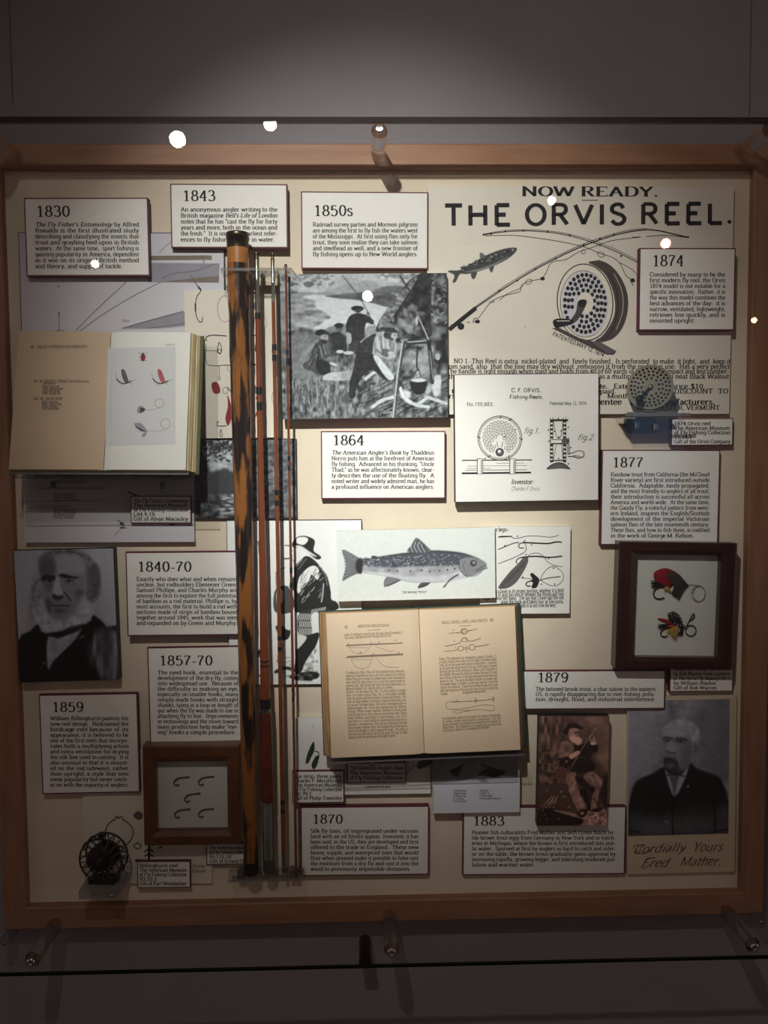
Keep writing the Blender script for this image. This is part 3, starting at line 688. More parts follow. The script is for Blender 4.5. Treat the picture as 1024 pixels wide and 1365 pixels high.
# ---- the large reel advertisement
t, fr, w, h = board('advertisement_print', [(568, 248), (979, 249), (972, 552), (571, 552)], .010, .010,
                    'large cream advertisement print with crossed rods, a trout and a perforated reel', 'print', None, 'foam_core', 'paper_warm', 0)
d = Draw(fr)
d.txt('NOW READY.', 695, 878, 261.5, 17.2, 'fit', y1=262, T=.17, t=.05, seg=4)
d.build('heading', 'ink', t); d = Draw(fr)
d.txt('THE ORVIS REEL.', 591, 980, 301, 36.5, 'fit', y1=298, T=.135, t=.125, serif=False, seg=5, gap=.05)
d.build('title', 'ink', t)
d = Draw(fr); d.line([(776, 267), (797, 267)], 1); d.build('rule', 'ink', t)
d = Draw(fr); k = dict(T=.15, t=.075)
d.txt('NO 1.-This Reel is extra  nickel-plated  and  finely finished.  Is perforated  to make  it light,  and  keep it', 605, 974, 484.4, 8.8, 'justify', y1=484.8, **k)
d.txt('free from sand, also  that the line may dry without  removing it from the reel after use.  Has a very perfect', 575, 973, 491.6, 8.8, 'justify', **k)
d.txt('click. The handle is light enough when used and holds from 40 to 60 yards of line.  The compact and less cumber-', 575, 972, 498, 8.8, 'justify', **k)
d.txt('some than any other made, and also takes up line as fast as a multiplier.  Put up in neat Black Walnut', 575, 972, 504.8, 8.8, 'justify', **k)
d.txt('case.  Sent by mail.  Price complete in nickel plate.  Extra large size, price $10.', 575, 940, 518, 8.8, 'justify', **k)
d.txt('Sent to any address by mail or express, prepaid.  A LIBERAL DISCOUNT TO', 575, 971, 524.6, 8.8, 'justify', **k)
d.txt('dealers.  Mention this journal.  Monthly.', 575, 850, 531, 8.8, 'justify', **k)
d.txt('CHARLES F. ORVIS., Patentee and Manufacturers,', 640, 953, 539.4, 10.6, 'justify', T=.17, t=.08)
d.txt('MANCHESTER, VERMONT.', 848, 962, 546.4, 8.4, 'fit', T=.16, t=.06)
d.build('body_text', 'ink', t)
zm = (585, 295, 3.7236); d = Draw(fr, zm)
d.txt('PATENTED.MAY 12. 1874.', 562, 822, 566, 7.5, 'fit', y1=676, T=.13, t=.11, serif=False)
# crossed rods
d.line([(220, 68), (330, 52), (460, 48), (600, 62), (740, 97), (880, 150), (1000, 212)], 1.1); d.line([(220, 64), (330, 46), (460, 42), (600, 55), (740, 88), (880, 140), (1000, 202)], .7)
d.line([(220, 62), (222, 72)], 1.6)
d.line([(1030, 42), (960, 50), (870, 70), (760, 106), (640, 156), (480, 238), (330, 330), (180, 432)], 1.5)
d.line([(1030, 36), (960, 42), (870, 62), (760, 97), (640, 147), (480, 229), (330, 320), (180, 425)], .8)
d.line([(185, 430), (110, 490), (52, 538)], 5.5); d.ell(110, 522, 17, 17); d.line([(60, 520), (95, 505)], 3)
d.line([(1030, 40), (1100, 48), (1160, 62), (1240, 80)], 1.5); d.line([(1240, 74), (1236, 84)], 2)
d.line([(1030, 76), (1100, 70), (1160, 72), (1230, 80)], .8)
for x, y in ((260, 62), (330, 50), (420, 46), (540, 52), (650, 70), (800, 118), (905, 172), (870, 66), (800, 86), (720, 118), (580, 186), (480, 238), (390, 294), (300, 345)): d.ell(x, y, 6, 6, n=6)
d.line([(230, 72), (370, 70), (480, 82), (620, 104), (730, 130), (800, 160), (860, 178), (900, 210), (930, 270), (960, 290), (975, 300)], .8)
d.ell(805, 165, 18, 12, .7, rot=20); d.ell(718, 152, 10, 10, .7); d.ell(962, 293, 12, 10); d.line([(955, 300), (965, 318)], 1); d.line([(900, 205), (960, 240), (990, 275)], .7)
d.line([(960, 80), (1000, 78), (860, 96), (760, 130), (690, 155), (630, 190), (560, 205), (530, 260), (505, 285), (440, 300), (410, 320), (400, 350), (320, 370), (260, 400), (220, 450), (190, 490), (175, 500)], .8)
d.line([(300, 395), (340, 360), (400, 335), (420, 315)], .7); d.ell(446, 300, 18, 11, .7, rot=-30); d.ell(515, 285, 12, 9); d.ell(192, 498, 13, 9); d.line([(170, 505), (175, 485), (190, 480)], 1)
d.line([(250, 400), (275, 402), (265, 390)], .8); d.line([(140, 500), (155, 503)], 1)
d.ell(862, 119, 3, 3, n=6); d.ell(430, 524, 3, 3, n=6)
# reel engraving, side wall first
d.fill([(745, 205), (800, 195), (860, 225), (910, 290), (938, 370), (935, 460), (905, 540), (850, 590), (770, 600), (820, 560), (870, 470), (870, 370), (830, 270), (780, 225)], mi=1)
d.line([(838, 250), (880, 340), (888, 440), (860, 540), (815, 590)], 1.2, mi=2); d.line([(870, 260), (910, 350), (912, 450), (880, 540)], .6, mi=3)
d.ell(726, 402, 138, 188, mi=4, rot=-4, n=40); d.ell(726, 402, 138, 190, 1.4, rot=-4, n=40); d.ell(722, 410, 118, 165, .8, rot=-4, n=36)
d.ell(726, 410, 116, 162, mi=5, rot=-4, n=36)
d.line([(745, 205), (800, 196)], 2.2, mi=1); d.line([(650, 560), (690, 585), (760, 600)], 2, mi=2)
random.seed(3)
for rr, n in ((.42, 12), (.58, 17), (.74, 23), (.90, 29)):
    for i in range(n):
        a = 2 * math.pi * i / n + rr * 7
        x, y = 726 + 112 * rr * math.cos(a), 408 + 158 * rr * math.sin(a)
        if x < 735 and 385 < y < 520 and abs((x - 700) + (y - 420) * .45) < 34: continue
        d.ell(x, y, 9.5, 11, n=9)
d.ell(728, 405, 40, 52, mi=4, n=16)
d.fill([(690, 400), (712, 388), (735, 395), (725, 430), (690, 490), (665, 505), (655, 490), (680, 450)], mi=1)
d.ell(712, 408, 20, 20, mi=2, n=12); d.ell(712, 408, 9, 9, mi=0, n=10)
d.fill([(566, 498), (590, 483), (650, 486), (668, 492), (664, 510), (610, 524), (580, 530)], mi=0); d.line([(585, 495), (650, 494)], 1, mi=3)
d.fill([(560, 530), (600, 530), (700, 580), (780, 600), (882, 645), (868, 662), (835, 662), (700, 600), (640, 570)], False, mi=1)
d.fill([(760, 600), (800, 598), (882, 645), (840, 658)], False, mi=6); d.line([(630, 525), (655, 555)], 2.2, mi=4)
d.build('reel_drawing', ['ink', 'ink_soft', 'ink', 'paper_warm', 'paper_warm', 'paper_grey', 'ink_mid'], t)
# small trout
def small_trout(p):
    p.ss = 0.7
    p.poly([(45, 250), (60, 244), (105, 242), (150, 215), (205, 185), (260, 158), (330, 135), (382, 131), (386, 146), (355, 178), (310, 205), (262, 226), (200, 248), (140, 262), (105, 262), (85, 300), (68, 302), (78, 268)], .28, .5)
    p.poly([(205, 155), (232, 172), (208, 190)], .4, .4); p.poly([(160, 258), (190, 252), (178, 285), (165, 283)], .3, .4); p.poly([(250, 228), (275, 220), (262, 256)], .3, .4); p.poly([(106, 228), (136, 222), (120, 240)], .3, .4)
    p.poly([(130, 252), (200, 236), (280, 208), (350, 172), (310, 200), (262, 224), (200, 246)], .55, 1.2)
    for i in range(70):
        u = random.random(); x = 120 + 230 * u; y = 232 - 85 * u + random.uniform(-14, 16)
        p.ell(x, y, 4, 3, .12 if i % 3 else .6, .5)
    p.ell(368, 142, 4, 4, .8, .4)
def rectpic(name, t, fr, x0, y0, x1, y1, z, fn, step, zm, base, tone=None):
    a = fr.px(x0, y1); b = fr.px(x1, y0); return picture(name, t, fr, a[0], b[0], a[1], b[1], z, fn, step, zm, base, tone)
PAPW = np.array([226, 217, 200]) / 255.
rectpic('trout_drawing', t, fr, 594, 328, 692, 379, .00025, small_trout, .7, zm, PAPW)

# ---- patent drawing
t, fr, w, h = board('patent_print', [(606, 499), (800, 497), (797, 667), (606, 670)], .024, .014,
                    'square white patent drawing of a reel and its end view with a thin black edge', 'print', None, 'black_board', 'paper', .9)
zm = (600, 490, 4.876); d = Draw(fr, zm); kw = dict(T=.13, t=.1, serif=False)
d.txt('C. F. ORVIS.', 398, 590, 160, 7.2, 'fit', **kw); d.txt('Fishing-Reels.', 386, 606, 203, 7.0, 'fit', **kw)
d.txt('No.150,883.', 108, 284, 250, 7.0, 'fit', T=.1, t=.08, serif=False); d.txt('Patented May 12, 1874.', 648, 892, 243, 6.2, 'fit', T=.12, t=.08, serif=False)
d.txt('fig.1.', 478, 580, 430, 11, 'fit', T=.08, t=.06, serif=False, slant=.45); d.txt('fig.2.', 826, 940, 472, 11, 'fit', T=.08, t=.06, serif=False, slant=.45)
d.txt('Inventor:', 396, 545, 757, 8.5, 'fit', T=.14, t=.07, slant=.2); d.txt('Charles F Orvis', 396, 580, 800, 7.5, 'fit', T=.07, t=.05, serif=False, slant=.4)
d.ell(324, 458, 142, 143, 1.0, n=48); d.ell(324, 458, 132, 133, .7, n=48)
for rr, n in ((30, 8), (54, 14), (78, 20), (102, 26)):
    for i in range(n):
        a = 2 * math.pi * i / n + rr
        x, y = 324 + rr * math.cos(a), 456 + rr * math.sin(a)
        if y > 470 and abs(x - 322) < 40: continue
        d.ell(x, y, 9.5, 9.5, .6, n=10)
d.ell(323, 550, 25, 25, mi=1, n=16); d.ell(323, 550, 25, 25, 1.1, n=16); d.ell(321, 545, 11, 11, mi=2, n=10)
d.line([(305, 480), (312, 520)], .7); d.line([(344, 480), (334, 520)], .7); d.line([(280, 550), (300, 500)], .7)
for a in (0, 62, 118, 180, 270, 298): d.line([(324 + 126 * math.cos(math.radians(a)), 458 + 127 * math.sin(math.radians(a))), (324 + 148 * math.cos(math.radians(a + 4)), 458 + 148 * math.sin(math.radians(a + 4)))], 1.1)
d.fill([(80, 602), (530, 600), (515, 618), (530, 635), (512, 655), (524, 684), (80, 688), (100, 660), (82, 640), (102, 622)], False, mi=3)
d.line([(78, 603), (532, 600)], 1.4); d.line([(76, 687), (526, 682)], 2.2); d.line([(110, 640), (500, 636)], .5); d.line([(100, 668), (500, 664)], .9, mi=1); d.line([(110, 655), (260, 655)], .5); d.line([(300, 622), (480, 620)], .5)
for x0, x1 in ((178, 212), (390, 424)):
    d.fill([(x0, 592), (x1, 592), (x1, 692), (x0, 692)], False, mi=3); d.line([(x0, 592), (x1, 592), (x1 + 2, 640), (x1, 692), (x0, 692), (x0 - 2, 640), (x0, 592)], .9, False); d.line([(x0 + 26, 600), (x0 + 26, 688)], 1.2, mi=1)
for x in (660, 745):
    for i in range(22):
        if i % 2: d.line([(x, 330 + i * 13), (x, 343 + i * 13)], 3.4, False)
    d.line([(x - 9, 322), (x - 9, 612)], .7); d.line([(x + 9, 322), (x + 9, 612)], .7)
d.line([(652, 342), (768, 342)], 2.4); d.line([(655, 480), (735, 480)], 6.0, mi=2); d.line([(655, 468), (735, 468)], 1); d.line([(655, 494), (735, 494)], 1.4)
d.line([(672, 350), (690, 440), (705, 462)], .7); d.line([(735, 350), (722, 440), (705, 462)], .7); d.line([(672, 600), (690, 500)], .7); d.line([(735, 600), (725, 500)], .7)
d.ell(748, 478, 24, 22, mi=1, n=12); d.line([(772, 455), (776, 560)], 1); d.line([(764, 460), (766, 575)], 1)
d.fill([(765, 565), (800, 553), (840, 540), (868, 550), (868, 578), (835, 588), (800, 578), (765, 578)], mi=3); d.line([(765, 565), (800, 553), (840, 540), (868, 550), (870, 565), (866, 578), (835, 588), (800, 578), (765, 578)], 1.1); d.line([(800, 572), (850, 578)], 1.2, mi=1)
d.fill([(628, 660), (660, 632), (705, 618), (745, 628), (782, 660), (720, 655)], mi=1); d.line([(628, 660), (660, 632), (705, 618), (745, 628), (782, 660)], 1.1); d.line([(660, 605), (750, 602)], 1.4)
for x, y in ((640, 405), (680, 412), (722, 410), (768, 388), (704, 330), (642, 478), (706, 452), (784, 520), (770, 625), (706, 592), (360, 450), (228, 590), (425, 405)): d.line([(x - 4, y + 4), (x + 4, y - 4)], 1.2)
d.build('drawing', ['ink', 'ink_mid', 'paper', 'paper'], t)

# ---- camp scene
def camp(p):
    p.ss = 0.42
    R = random.Random(5); p.C[:] = .52
    p.poly([(0, 0), (1024, 0), (1024, 160), (0, 160)], .74, 6); p.tex([(20, 20), (900, 20), (900, 160), (20, 160)], 8, .07, 10, 1, sx=.5)
    p.poly([(330, 125), (420, 95), (520, 85), (600, 120), (700, 130), (700, 160), (280, 160)], .66, 3); p.poly([(560, 130), (640, 110), (740, 120), (740, 150), (560, 150)], .45, 3)
    p.poly([(10, 150), (280, 150), (330, 170), (140, 190), (10, 190)], .6, 3)
    p.poly([(130, 182), (300, 163), (480, 195), (640, 230), (640, 300), (560, 380), (420, 340), (330, 330), (180, 400), (70, 380), (70, 350), (250, 330)], .84, 3)
    p.poly([(20, 185), (205, 192), (215, 230), (290, 275), (295, 300), (200, 340), (60, 355), (20, 350)], .6, 3); p.tex([(20, 185), (205, 192), (295, 280), (280, 320), (60, 355)], 4, .16, 5, 2, sx=.4, sy=1.3)
    p.poly([(270, 168), (370, 158), (480, 148), (640, 148), (690, 200), (640, 232), (560, 215), (460, 192), (340, 182)], .40, 2); p.tex([(280, 165), (640, 148), (690, 210), (480, 190)], 2, .1, 4, 3, sx=.5)
    # far foliage at the top
    for i in range(60):
        x = R.uniform(20, 320); y = 40 + R.random() ** 2 * 70; p.ell(x, y, R.uniform(6, 22), R.uniform(3, 8), R.uniform(.42, .6), 1, .7, R.uniform(-30, 30))
    p.poly([(145, 95), (190, 85), (210, 105), (170, 120)], .42, 1.5)
    # right hand wood
    p.poly([(860, 30), (1000, 30), (1000, 880), (640, 880), (680, 500), (820, 300)], .34, 4); p.tex([(870, 30), (1000, 30), (1000, 880), (680, 880), (700, 400)], 3, .26, 8, 4)
    for i in range(70):
        x = R.uniform(870, 970); y = R.uniform(50, 320); p.ell(x, y, R.uniform(4, 20), R.uniform(3, 10), R.choice((.2, .28, .62, .7, .5)), 1, .75, R.uniform(-50, 50))
    p.poly([(590, 45), (960, 45), (960, 90), (860, 80), (740, 75), (600, 60)], .45, 3, .6); p.tex([(590, 40), (960, 40), (960, 100), (600, 80)], 3, .22, 5, 6)
    # big leaning tree
    p.poly([(870, 40), (872, 290), (850, 420), (560, 430), (570, 330), (620, 250), (690, 160), (740, 90), (800, 50)], .22, 1.5)
    p.poly([(572, 335), (620, 250), (690, 160), (780, 60), (790, 80), (720, 190), (640, 310), (600, 370)], .52, 1.2); p.tex([(572, 335), (690, 160), (780, 60), (790, 80), (640, 310)], 1, .2, 4, 7, rot=30, sy=2)
    p.tex([(800, 60), (870, 60), (860, 400), (650, 400), (700, 220)], 2, .07, 7, 8, sx=1.6, rot=20); p.line([(700, 60), (760, 150)], 12, .3)
    # grass and ground
    p.poly([(10, 390), (420, 400), (600, 600), (960, 700), (960, 880), (10, 880)], .40, 5)
    p.tex([(10, 390), (420, 400), (700, 620), (960, 700), (960, 880), (10, 880)], 5, .2, 6, 9); p.tex([(10, 500), (960, 600), (960, 880), (10, 880)], 5, .13, 3, 10, sx=1.4, sy=.6)
    for i in range(170):
        x, y = R.uniform(70, 430), R.uniform(640, 840); l = R.uniform(25, 75); p.line([(x, y), (x + R.uniform(-14, 14), y - l)], R.uniform(2, 6), R.choice((.62, .7, .24, .3, .55)), .5, .7, False)
    for i in range(150):
        x, y = R.uniform(430, 940), R.uniform(640, 860); l = R.uniform(30, 110); p.line([(x, y), (x + l, y - l * R.uniform(.15, .7))], R.uniform(3, 9), R.choice((.18, .24, .3, .58, .5)), .5, .75, False)
    for a in ([(540, 800), (600, 760), (660, 745)], [(700, 700), (730, 760), (800, 790), (860, 800)], [(790, 790), (850, 750)], [(840, 740), (960, 780)], [(500, 640), (560, 600), (600, 620)]): p.line(a, 18, .78, 1.2)
    # bush and smoke behind the pot
    for i in range(46):
        x, y = R.gauss(750, 45), R.gauss(330, 45); p.ell(x, y, R.uniform(10, 30), R.uniform(8, 20), R.choice((.6, .68, .35, .5)), 2, .6, R.uniform(0, 90))
    for i in range(50):
        x, y = R.gauss(800, 45), R.gauss(560, 70); p.ell(x, y, R.uniform(10, 34), R.uniform(14, 40), R.choice((.66, .72, .5, .62)), 2.5, .5, R.uniform(0, 90))
    p.poly([(880, 640), (930, 620), (925, 720), (890, 735)], .78, 3); p.ell(912, 515, 14, 20, .72, 1)
    # angler standing with his back turned, rod over the shoulder
    p.poly([(390, 330), (410, 285), (440, 268), (485, 270), (520, 285), (548, 310), (540, 332), (505, 322), (495, 380), (490, 440), (420, 450), (412, 385), (392, 380)], .2, .8)
    p.poly([(415, 430), (500, 430), (500, 480), (410, 500)], .26, 1); p.ell(455, 240, 36, 16, .16); p.ell(457, 253, 18, 12, .26); p.ell(514, 270, 11, 11, .5); p.poly([(390, 380), (418, 385), (420, 430), (400, 440)], .66, 1)
    p.line([(372, 55), (440, 140), (495, 225), (555, 345)], 5, .3, .5)
    p.poly([(500, 350), (550, 340), (560, 390), (510, 410)], .62, 3)
    # seated pair
    p.poly([(285, 400), (320, 375), (365, 378), (390, 430), (390, 490), (290, 490), (270, 440)], .19, .9); p.ell(352, 352, 20, 20, .36); p.ell(350, 337, 26, 15, .18)
    p.poly([(60, 400), (240, 380), (300, 440), (280, 620), (60, 620)], .52, 12, .7)
    coat = [(118, 525), (140, 490), (165, 455), (190, 430), (220, 412), (245, 415), (262, 432), (278, 455), (288, 492), (340, 484), (375, 476), (384, 494), (330, 508), (282, 520), (262, 532), (322, 552), (334, 568), (272, 572), (296, 608), (240, 622), (195, 596), (160, 592), (140, 560)]
    p.poly(coat, .30, .9); p.poly([(118, 525), (165, 455), (220, 412), (238, 420), (200, 470), (160, 540), (142, 556)], .56, 2.5, .9)
    for a in ([(150, 510), (200, 450)], [(165, 540), (215, 470)], [(240, 450), (256, 520)], [(262, 440), (276, 500)], [(180, 560), (230, 500)]): p.line(a, 6, .62, .8, .8)
    for a in ([(220, 440), (190, 520)], [(210, 520), (180, 580)], [(236, 470), (226, 560)]): p.line(a, 8, .16, .9, .8)
    p.poly([(220, 535), (290, 545), (298, 612), (232, 606)], .15, 1.2); p.ell(266, 402, 21, 28, .64, .7, rot=-15); p.poly([(252, 416), (284, 424), (274, 442), (252, 438)], .2, 1); p.ell(272, 398, 4, 3, .2, .5); p.line([(284, 396), (290, 408)], 5, .55, .5)
    p.poly([(212, 384), (225, 364), (258, 358), (280, 372), (294, 386), (262, 388), (240, 394)], .16, .8); p.ell(355, 485, 22, 9, .78); p.ell(318, 556, 24, 9, .76, rot=20); p.ell(405, 492, 30, 10, .74, 1)
    p.ell(120, 610, 70, 32, .5, 3, .8); p.poly([(260, 625), (320, 600), (420, 610), (430, 640), (280, 650)], .72, 2); p.poly([(370, 600), (430, 590), (430, 640), (370, 640)], .6, 1)
    # cook bending over the fire
    p.poly([(450, 480), (470, 430), (540, 470), (580, 540), (620, 600), (640, 650), (600, 640), (540, 590), (490, 620), (450, 690), (440, 745), (408, 745), (412, 660), (435, 570)], .17, .8)
    p.poly([(470, 435), (500, 405), (560, 375), (610, 375), (660, 400), (678, 450), (672, 510), (640, 528), (590, 515), (540, 500), (530, 440)], .66, .9)
    for a in ([(545, 400), (560, 490)], [(585, 400), (600, 500)], [(640, 420), (650, 500)], [(660, 440), (655, 515)], [(560, 470), (600, 505)]): p.line(a, 7, .38, .9, .8)
    for a in ([(565, 400), (580, 480)], [(625, 430), (630, 490)]): p.line(a, 7, .82, .9, .8)
    p.poly([(478, 436), (505, 408), (560, 382), (545, 430), (535, 500), (480, 470)], .22, 1); p.poly([(596, 470), (640, 478), (625, 515), (596, 505)], .3, 1.5, .8)
    p.poly([(545, 512), (575, 515), (620, 570), (660, 620), (655, 645), (625, 640), (580, 580)], .8, .9); p.line([(600, 350), (602, 460)], 8, .8, .6)
    p.ell(636, 392, 34, 22, .26); p.ell(664, 396, 18, 22, .72, .8, rot=15); p.line([(672, 392), (684, 404)], 6, .66, .5); p.ell(668, 392, 4, 3, .2, .5); p.poly([(640, 405), (660, 412), (650, 425)], .25, 1); p.ell(632, 356, 60, 22, .62, .7, rot=10); p.ell(632, 362, 55, 14, .25, .7, rot=10); p.ell(630, 340, 36, 17, .5, .7, rot=8); p.line([(598, 350), (665, 356)], 9, .2)
    p.ell(650, 500, 26, 14, .72, 1, rot=30)
    # crane, chain and pot
    p.line([(660, 860), (685, 640), (700, 540), (720, 420)], 20, .28); p.line([(657, 860), (680, 640), (694, 540), (712, 425)], 9, .74); p.line([(705, 420), (735, 418)], 12, .6)
    p.line([(740, 437), (870, 428)], 20, .2); p.line([(740, 431), (850, 424)], 7, .72); p.line([(858, 420), (872, 520), (880, 660)], 22, .22); p.line([(866, 480), (885, 640)], 6, .55)
    p.line([(790, 262), (830, 350), (858, 415)], 7, .75); p.ell(792, 310, 8, 26, .8); p.ell(812, 268, 28, 12, .45)
    p.line([(797, 455), (792, 560), (800, 590)], 8, .15); p.line([(765, 640), (790, 595), (805, 590), (820, 650)], 6, .2)
    p.poly([(752, 640), (770, 635), (830, 632), (850, 645), (845, 700), (820, 728), (785, 726), (760, 700)], .13, .8); p.ell(802, 645, 48, 13, .6, .7); p.ell(802, 649, 42, 9, .8, .7)
    p.ell(730, 730, 30, 26, .82, 3, .9); p.line([(700, 690), (715, 740), (760, 770)], 14, .85, 1.5); p.ell(860, 700, 16, 30, .75, 3, .8, rot=20)
    p.grain(.045, 1.6, 21); p.grain(.04, 4, 22)
    p.C[:] = .5 + (p.C - .5) * 1.06; p.C *= np.array([.965, .99, 1.0]); p.C[:] = np.clip(p.C, .12, .86)
t, fr, w, h = board('camp_scene_print', [(376, 365.5), (595, 364), (598, 556), (374, 558.5)], .024, .014,
                    'grey tone print of anglers camped by a river round a hanging pot', 'print', None, 'foam_core', 'paper', None)
picture('picture', t, fr, -w / 2, w / 2, -h / 2, h / 2, .0002, camp, .95, (370, 355, 4.2667))

# ---- brook trout card
def trout(p):
    p.ss = 0.6
    p.C[:] = np.array([.90, .91, .87]); R = random.Random(2)
    p.poly([(185, 225), (250, 222), (330, 205), (470, 186), (600, 175), (700, 178), (780, 188), (850, 208), (905, 235), (925, 255), (935, 275), (915, 290), (870, 315), (830, 332), (760, 345), (680, 358), (600, 366), (500, 362), (420, 348), (330, 322), (250, 305), (190, 300)], .80, .7)
    p.poly([(185, 225), (250, 222), (330, 205), (470, 186), (600, 175), (700, 178), (780, 188), (850, 208), (905, 235), (925, 255), (880, 268), (780, 262), (640, 270), (470, 275), (330, 278), (190, 275)], (.33, .34, .37), 3)
    p.poly([(190, 262), (330, 275), (640, 265), (770, 265), (760, 300), (640, 322), (470, 325), (330, 305), (200, 295)], .66, 3, .9); p.tex([(190, 260), (770, 260), (760, 330), (330, 315)], 3, .08, 5, 1, sx=.6)
    p.line([(200, 228), (330, 208), (470, 189), (600, 178), (700, 181), (790, 193), (880, 225)], 8, .24, 1)
    p.line([(205, 306), (330, 325), (500, 362), (680, 358)], 3, .6, .5)
    for i in range(170):
        x = R.uniform(200, 770); y = R.uniform(195 + max(0, (500 - x)) * .06, 270); p.ell(x, y, R.uniform(3, 5.5), R.uniform(2.5, 4), R.choice((.7, .78, .62, .24)), .5, .85)
    for x, y in ((350, 292), (400, 295), (478, 296), (545, 290), (592, 298), (650, 292), (697, 287), (740, 282)): p.ell(x, y, 5, 5, .2, .5)
    p.poly([(70, 172), (110, 180), (170, 215), (190, 225), (188, 305), (160, 312), (110, 335), (72, 352), (95, 262)], .48, .7)
    for i in range(16):
        p.line([(188, 240 + i * 4), (130, 225 + i * 5.5), (85, 182 + i * 10.5)], 3, .3 if i % 2 else .6, .5)
    p.poly([(160, 228), (190, 225), (190, 305), (160, 300), (152, 262)], .16, 2.5, .9); p.poly([(245, 208), (262, 203), (285, 212), (280, 220), (255, 220)], .3, .6)
    p.poly([(458, 178), (480, 145), (510, 98), (545, 118), (575, 148), (598, 178), (520, 186)], .42, .7)
    for i in range(9): p.line([(480 + i * 12, 182), (470 + i * 10, 160 - i * 3), (474 + i * 12, 172 - abs(i - 4) * -2 - 60 + abs(i - 4) * 9)], 4, .75 if i % 2 else .2, .5)
    p.poly([(322, 388), (335, 330), (420, 345), (390, 365)], .5, .7); p.poly([(322, 388), (360, 372), (420, 345), (385, 368), (345, 384)], .22, .8)
    p.poly([(522, 396), (540, 366), (594, 364), (570, 384)], .34, .7); p.poly([(524, 396), (550, 384), (590, 366), (560, 388)], .18, .7)
    p.line([(760, 316), (715, 345), (676, 390)], 9, .3, .6); p.line([(740, 335), (690, 372)], 4, .7, .5)
    p.poly([(765, 240), (800, 215), (860, 215), (915, 245), (930, 270), (905, 292), (860, 318), (820, 328), (785, 305)], .55, 2); p.line([(768, 240), (766, 270), (785, 305), (815, 328)], 4, .25, .6)
    p.line([(800, 235), (790, 265), (805, 295)], 3, .35, .6); p.ell(852, 248, 19, 19, .2, .8); p.ell(854, 246, 11, 11, .5, .7); p.ell(856, 243, 4, 4, .8, .5); p.line([(870, 298), (900, 285), (935, 278)], 3, .2, .5); p.line([(865, 290), (905, 268), (928, 260)], 3, .25, .5)
    p.line([(800, 318), (860, 325), (900, 300)], 3, .4, .6)
    p.grain(.015, 3, 5); p.C *= np.array([.985, .99, 1.0])
t, fr, w, h = board('trout_print', [(447, 708), (660, 703), (660, 797), (452, 801.5)], .024, .012,
                    'long white print card of a spotted brook trout above the open fishing book', 'print', None, 'foam_core', 'paper', None)
picture('picture', t, fr, -w / 2, w / 2, -h / 2, h / 2, .0002, trout, .9, (440, 695, 4.4522))
d = Draw(fr, (440, 695, 4.4522), .0004); d.txt('THE BROOK TROUT', 428, 575, 427, 3.6, 'fit', y1=425, T=.14, t=.08); d.build('caption', 'ink', t)

# ---- fly dressing sheet beside it
t, fr, w, h = board('fly_dressing_print', [(640, 702), (760, 702), (760, 817.5), (641, 818.5)], .012, .012,
                    'white print of hook, gut and feather diagrams with lines of text beside the trout card', 'print', None, 'foam_core', 'paper', 0)
zm = (650, 690, 8.533); d = Draw(fr, zm); k = dict(T=.15, t=.08)
d.txt('we begin—'.replace('—', '--'), 60, 250, 158, 8, 'left', **k)
for i, s in enumerate(['Figure 1 is a hook in its proper position, whether it is held', 'in the jaws of your pin-vise or between the thumb and fore', 'finger of your left hand.   I\'ve say that I have laid the silk']):
    d.txt(s, -60, 868, 862 + i * 38, 7.2, 'justify', y1=846 + i * 41, **k)
d.txt('upon the hook and taken four or five turns,', 150, 868, 977, 7.2, 'justify', y1=974, **k); d.txt('the eighth of an inch from the bend.', 300, 780, 1021, 7.2, 'justify', y1=1016, **k)
d.line([(120, 220), (280, 212)], 1.4); d.line([(270, 215), (300, 235), (360, 232), (450, 210), (560, 208), (700, 222), (760, 215), (808, 198)], .7)
for i in range(14): d.ell(150 + i * 9.5, 212, 6, 7, n=6)
d.line([(120, 362), (200, 330), (290, 292), (360, 282)], 1.1); d.line([(400, 282), (560, 290), (690, 294), (780, 276), (845, 280)], 1.8)
d.line([(430, 285), (380, 290), (355, 315), (365, 342), (415, 345)], 1.2); d.line([(425, 290), (440, 340), (420, 390), (300, 455), (120, 525)], .8)
d.line([(380, 455), (450, 446), (560, 440), (700, 452), (850, 438)], 1.8); d.line([(430, 450), (360, 460), (325, 495), (340, 525)], 1.2); d.line([(460, 440), (500, 410), (580, 405), (640, 445), (680, 500), (760, 540), (850, 560)], .7)
d.fill([(460, 455), (455, 520), (400, 630), (320, 740), (230, 800), (130, 805), (140, 760), (250, 620), (350, 520), (400, 465)], mi=1)
for i in range(16): d.line([(440 - i * 18, 480 + i * 18), (400 - i * 17, 560 + i * 17)], .7, mi=2)
d.fill([(485, 650), (505, 628), (545, 655), (590, 710), (555, 795), (500, 795), (515, 740), (480, 720), (510, 700)], mi=0); d.line([(510, 715), (450, 735), (438, 765), (470, 782), (490, 770)], 1.5)
d.line([(375, 685), (500, 695)], .7); d.line([(590, 712), (700, 685), (830, 670)], 1.1); d.line([(600, 705), (630, 640), (690, 575), (760, 555), (830, 600), (865, 660), (850, 720), (790, 770), (720, 772), (660, 745), (600, 712)], .7)
for x, y in ((340, 210), (420, 262), (198, 318), (500, 308), (440, 420), (695, 465), (750, 575), (402, 676), (612, 757), (762, 757)): d.line([(x - 5, y + 8), (x + 5, y - 8)], 1.3)
d.build('drawing', ['ink', 'ink_mid', 'ink_soft'], t)

